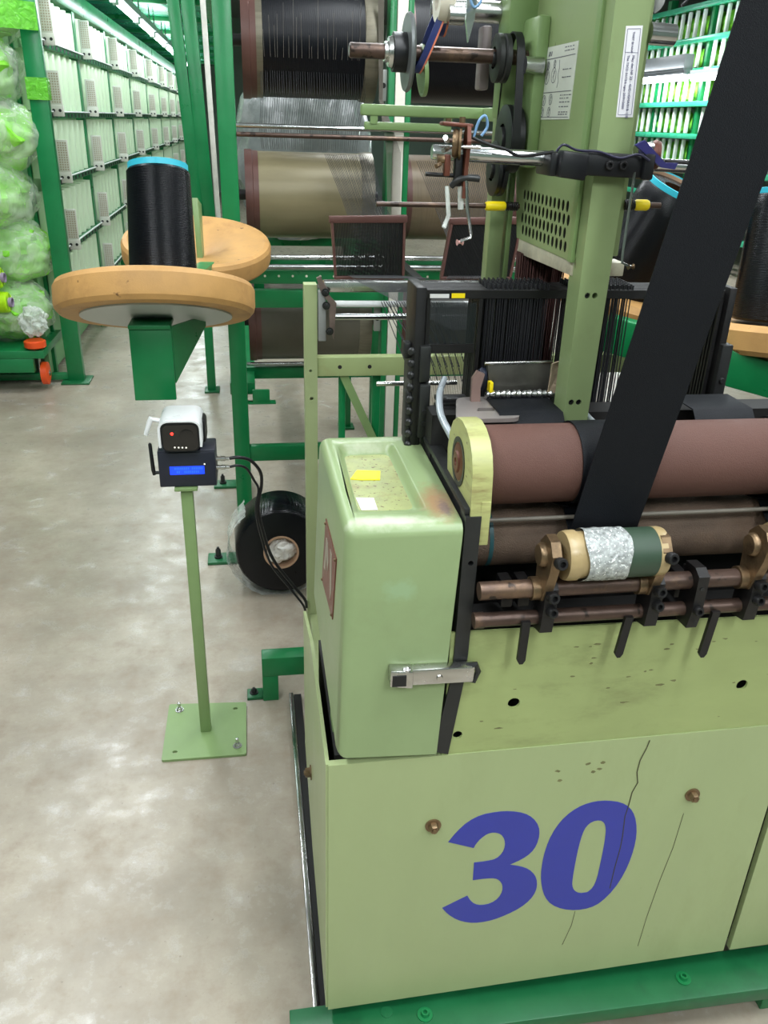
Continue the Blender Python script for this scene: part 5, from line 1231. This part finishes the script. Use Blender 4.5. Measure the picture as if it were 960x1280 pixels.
# one slat mesh per height, shared
def slat_mesh(name, h):
    b = B(); b.prism(rr([(-0.090, -0.045), (0.0, -0.055), (0.032, -0.02), (0.034, 0.030), (-0.090, 0.045)], 0.010, 3), lambda u, v, w_: (u, v, w_), 0.0, h)
    o = b.build(name, 'slat', rk); me = o.data; bpy.data.objects.remove(o); return me
m1, m2 = slat_mesh('slat', 0.315), slat_mesh('slat', 0.225)
def place(name, me, parent, x, y, z):
    o = bpy.data.objects.new(name, me); C.objects.link(o); o.parent = parent
    o.location = V((x, y, z)) - parent.location + V(parent.location) * 0
    return o
# the slat meshes were shifted by the rack's own origin when built: undo that in the placing
for zi in range(1, 6):
    z0 = ZE[zi] + 0.014; me = m2 if zi == 5 else m1
    for k in range(8):
        y0, y1 = YE[k] + (0.02 if k == 0 else 0.06), YE[k + 1] - 0.05
        n_ = 7
        for j in range(n_):
            o = place('slat', me, rk, -1.175, y0 + 0.06 + (y1 - y0 - 0.08) * (j + 0.5) / n_, z0)
            o.location += V(rk.location)
bo = B().box(-0.01, 0.062, -0.006, 0.006, 0.03, 0.215, 0.003).build('perforated_bin', 'slat_edge', rk)
g = B()
for r in range(12):
    for c_ in range(4): g.box(0.004 + c_ * 0.0140, 0.012 + c_ * 0.0140, -0.0072, -0.006, 0.045 + r * 0.0135, 0.053 + r * 0.0135)
go = g.build('perforation', 'grid_dark', bo, smooth=False, kind='stuff')
co_ = B().box(-0.012, 0.066, -0.012, 0.012, -0.028, 0.034, 0.003).build('bin_clip', 'slat_edge', bo)
hl_ = B()
for s in (0.010, 0.046): hl_.lathe((s, -0.012, 0.004), (0, -1, 0), [(0, 0), (0, 0.009), (0.001, 0.009), (0.001, 0)], 10)
ho_ = hl_.build('clip_hole', 'iron', bo, kind='stuff')
first = True
for zi in range(1, 6):
    for k in range(8):
        loc = V((-1.13, YE[k] + (0.26 if k == 0 else 0.10), ZE[zi] + 0.012))
        if first: o = bo; first = False
        else:
            o = bo.copy(); C.objects.link(o); o.parent = rk
            for ch in (go, co_, ho_):
                c_ = ch.copy(); C.objects.link(c_); c_.parent = o
        o.location = loc
# ------------------------------------------------------------------ right-hand rack
r2 = thing('storage_rack', 'green rack with thin white slats and neon yarn at the right, behind the strap', 'rack', (5.7, 10.5, 0.0))
Z2 = [0.4, 0.75, 1.12, 1.494, 1.865, 2.235, 2.58, 2.95]
for y in (8.4, 9.6, 10.8, 12.0, 13.2, 14.4):
    B().box(5.62, 5.72, y - 0.05, y + 0.05, 0.0, 3.1, 0.003).build('upright', 'green', r2)
for z in Z2: B().box(5.56, 5.62, 8.3, 14.5, z - 0.03, z + 0.03, 0.003).build('shelf_rail', 'deck', r2)
b = B(); b.box(-0.02, 0.02, -0.022, 0.022, 0.0, 0.30, 0.006); so = b.build('white_slat', 'white_plastic', r2); sm_ = so.data; bpy.data.objects.remove(so)
for z in Z2[2:-1]:
    for k in range(30):
        o = bpy.data.objects.new('white_slat', sm_); C.objects.link(o); o.parent = r2; o.location = V((5.64, 8.55 + k * 0.19, z + 0.035))
for v in sm_.vertices: v.co += V((5.7, 10.5, 0))          # stored relative to the rack when built
for ch in r2.children:
    if ch.data == sm_: ch.location -= V((5.7, 10.5, 0))
random.seed(31)
bm_ = B(); bm_.blob((0, 0, 0.155), (0.17, 0.29, 0.165), 3, 0.25, 2.2, 4); ob_ = bm_.build('neon_bundle', 'neon_bag', loc=(0, 0, 0)); me_ = ob_.data; bpy.data.objects.remove(ob_)
for zi in range(2, 7):
    for k in range(2, 8):
        o = bpy.data.objects.new('neon_bundle', me_); C.objects.link(o); o.location = (5.85, 8.75 + k * 0.56 + random.uniform(-0.04, 0.04), Z2[zi] + 0.0); o.rotation_euler = (0, 0, random.uniform(-0.2, 0.2) + PI * (k % 2))
        tag(o, 'neon green yarn bundle behind the white slats of the right-hand rack', 'yarn bundle', 'neon bundles in the right-hand rack')
for z in Z2[2:]: B().box(5.62, 6.10, 8.3, 14.5, z - 0.03, z - 0.005).build('shelf', 'green', r2, smooth=False)

# ------------------------------------------------------------------ bags of neon yarn on a cart, left edge
ct = thing('yarn_cart', 'green cart on orange castors loaded with bags of neon yarn', 'cart', (-1.6, 5.32, 0.0))
B().box(-2.0, -1.235, 5.05, 5.60, 0.215, 0.262, 0.004).build('tray', 'green', ct)
B().box(-2.0, -1.30, 5.05, 5.10, 0.13, 0.215, 0.004).build('skirt', 'green', ct)
B().box(-2.1, -1.166, 5.29, 5.33, 0.015, 0.055, 0.003).build('floor_rail', 'green', rk)
cw = B(); cw.lathe((-1.262, 5.15, 0.10), (1, 0, 0), [(-0.022, 0), (-0.022, 0.045), (-0.016, 0.068), (0.016, 0.068), (0.022, 0.045), (0.022, 0)], 28); w_ = cw.build('castor_wheel', 'orange', ct)
B().lathe((-1.262, 5.15, 0.10), (1, 0, 0), [(-0.026, 0), (-0.026, 0.018), (0.026, 0.018), (0.026, 0)], 16).build('hub', 'steel', w_)
B().box(-1.292, -1.284, 5.13, 5.17, 0.09, 0.215, 0.002).build('castor_fork', 'steel', ct)
b = B(); b.lathe((-1.285, 5.10, 0.300), (0, 0, 1), [(-0.03, 0), (-0.03, 0.050), (-0.022, 0.062), (0.010, 0.062), (0.016, 0.052), (0.012, 0.03), (0.016, 0)], 32); b.build('orange_cap', 'orange', ct)
B().cyl((-1.285, 5.10, 0.262), (-1.285, 5.10, 0.28), 0.02, 14).build('cap_stem', 'steel', ct)
for x in (-1.98, -1.30): B().box(x, x + 0.03, 5.54, 5.58, 0.262, 2.1, 0.003).build('back_post', 'green', ct)
for y in (5.15, 5.5): B().box(-1.95, -1.91, y - 0.02, y + 0.02, 0.0, 0.215).build('rear_leg', 'green', ct, smooth=False)
B().box(-1.30, -1.27, 5.48, 5.52, 0.0, 0.215).build('rear_leg', 'green', ct, smooth=False)
rows = [(-1.42, 5.33, 0.46, 'lowest neon yarn bag at the left edge, beside the lit yellow-green cones'), (-1.38, 5.36, 0.79, 'neon yarn bag above the lowest one at the left edge'), (-1.43, 5.32, 1.10, 'middle neon yarn bag in the stack at the left edge'),
        (-1.36, 5.36, 1.42, 'fourth neon yarn bag up in the stack at the left edge'), (-1.42, 5.34, 1.73, 'fifth neon yarn bag up, grey highlights, under the green film band'), (-1.38, 5.36, 2.03, 'topmost neon yarn bag in the stack at the left edge')]
for k, (x, y, z, lb) in enumerate(rows):
    t = thing('yarn_bag', lb, 'bag', (x, y, z - 0.15))
    b = B(); b.blob((x - 0.04, y, z), (0.225, 0.19, 0.175), 4, 0.30, 1.5, k + 2); b.build('yarn', 'neon_bag', t, angle=30)
    b = B(); b.blob((x - 0.03, y, z), (0.255, 0.22, 0.195), 5, 0.15, 1.5, k + 20); b.build('bag_film', 'film_bag', t, angle=30)
for k, (x, z, lb) in enumerate(((-1.44, 0.535, 'bright yellow-green yarn cone poking out of the lowest bag'), (-1.46, 0.675, 'darker neon green yarn cone above the yellow-green one'))):
    t = thing('neon_cone', lb, 'yarn cone', (x, 5.16, z - 0.06))
    B().lathe((x - 0.16, 5.13, z), (1, -0.1, 0), [(0, 0.02), (0, 0.060), (0.006, 0.066), (0.20, 0.058), (0.207, 0.050), (0.207, 0.02)], 40).build('yarn', 'yarn_neon', t)
    B().lathe((x - 0.16, 5.13, z), (1, -0.1, 0), [(0.20, 0.022), (0.225, 0.022), (0.225, 0.028), (0.20, 0.028)], 24, True).build('tube', surf('lilac_paper_tube', (150, 134, 160), 0.5), t)
t = thing('loose_film', 'clear plastic film bunched beside the orange cap of the cart', 'film', (-1.30, 5.12, 0.32))
B().blob((-1.275, 5.10, 0.43), (0.075, 0.06, 0.085), 4, 0.4, 2.6, 44).build('film', 'film', t, angle=30)
for z0, z1, lb in ((1.93, 2.06, 'upper band of green stretch film across the post and bags'), (1.60, 1.71, 'lower band of green stretch film round the rack post')):
    b = B(); pts = [(-2.0, 5.10), (-1.62, 5.02), (-1.20, 5.16), (-1.066, 5.262)] if z0 > 1.8 else [(-1.172, 5.30), (-1.172, 5.272), (-1.060, 5.272), (-1.060, 5.345)]
    q = [(x, y, (z0 + z1) / 2 + 0.0) for x, y in pts]
    b.ribbon(q, z1 - z0, 0.002, (0, 0, 1)); o = b.build('film_band', 'green_film', loc=q[0], smooth=False); tag(o, lb, 'film band')
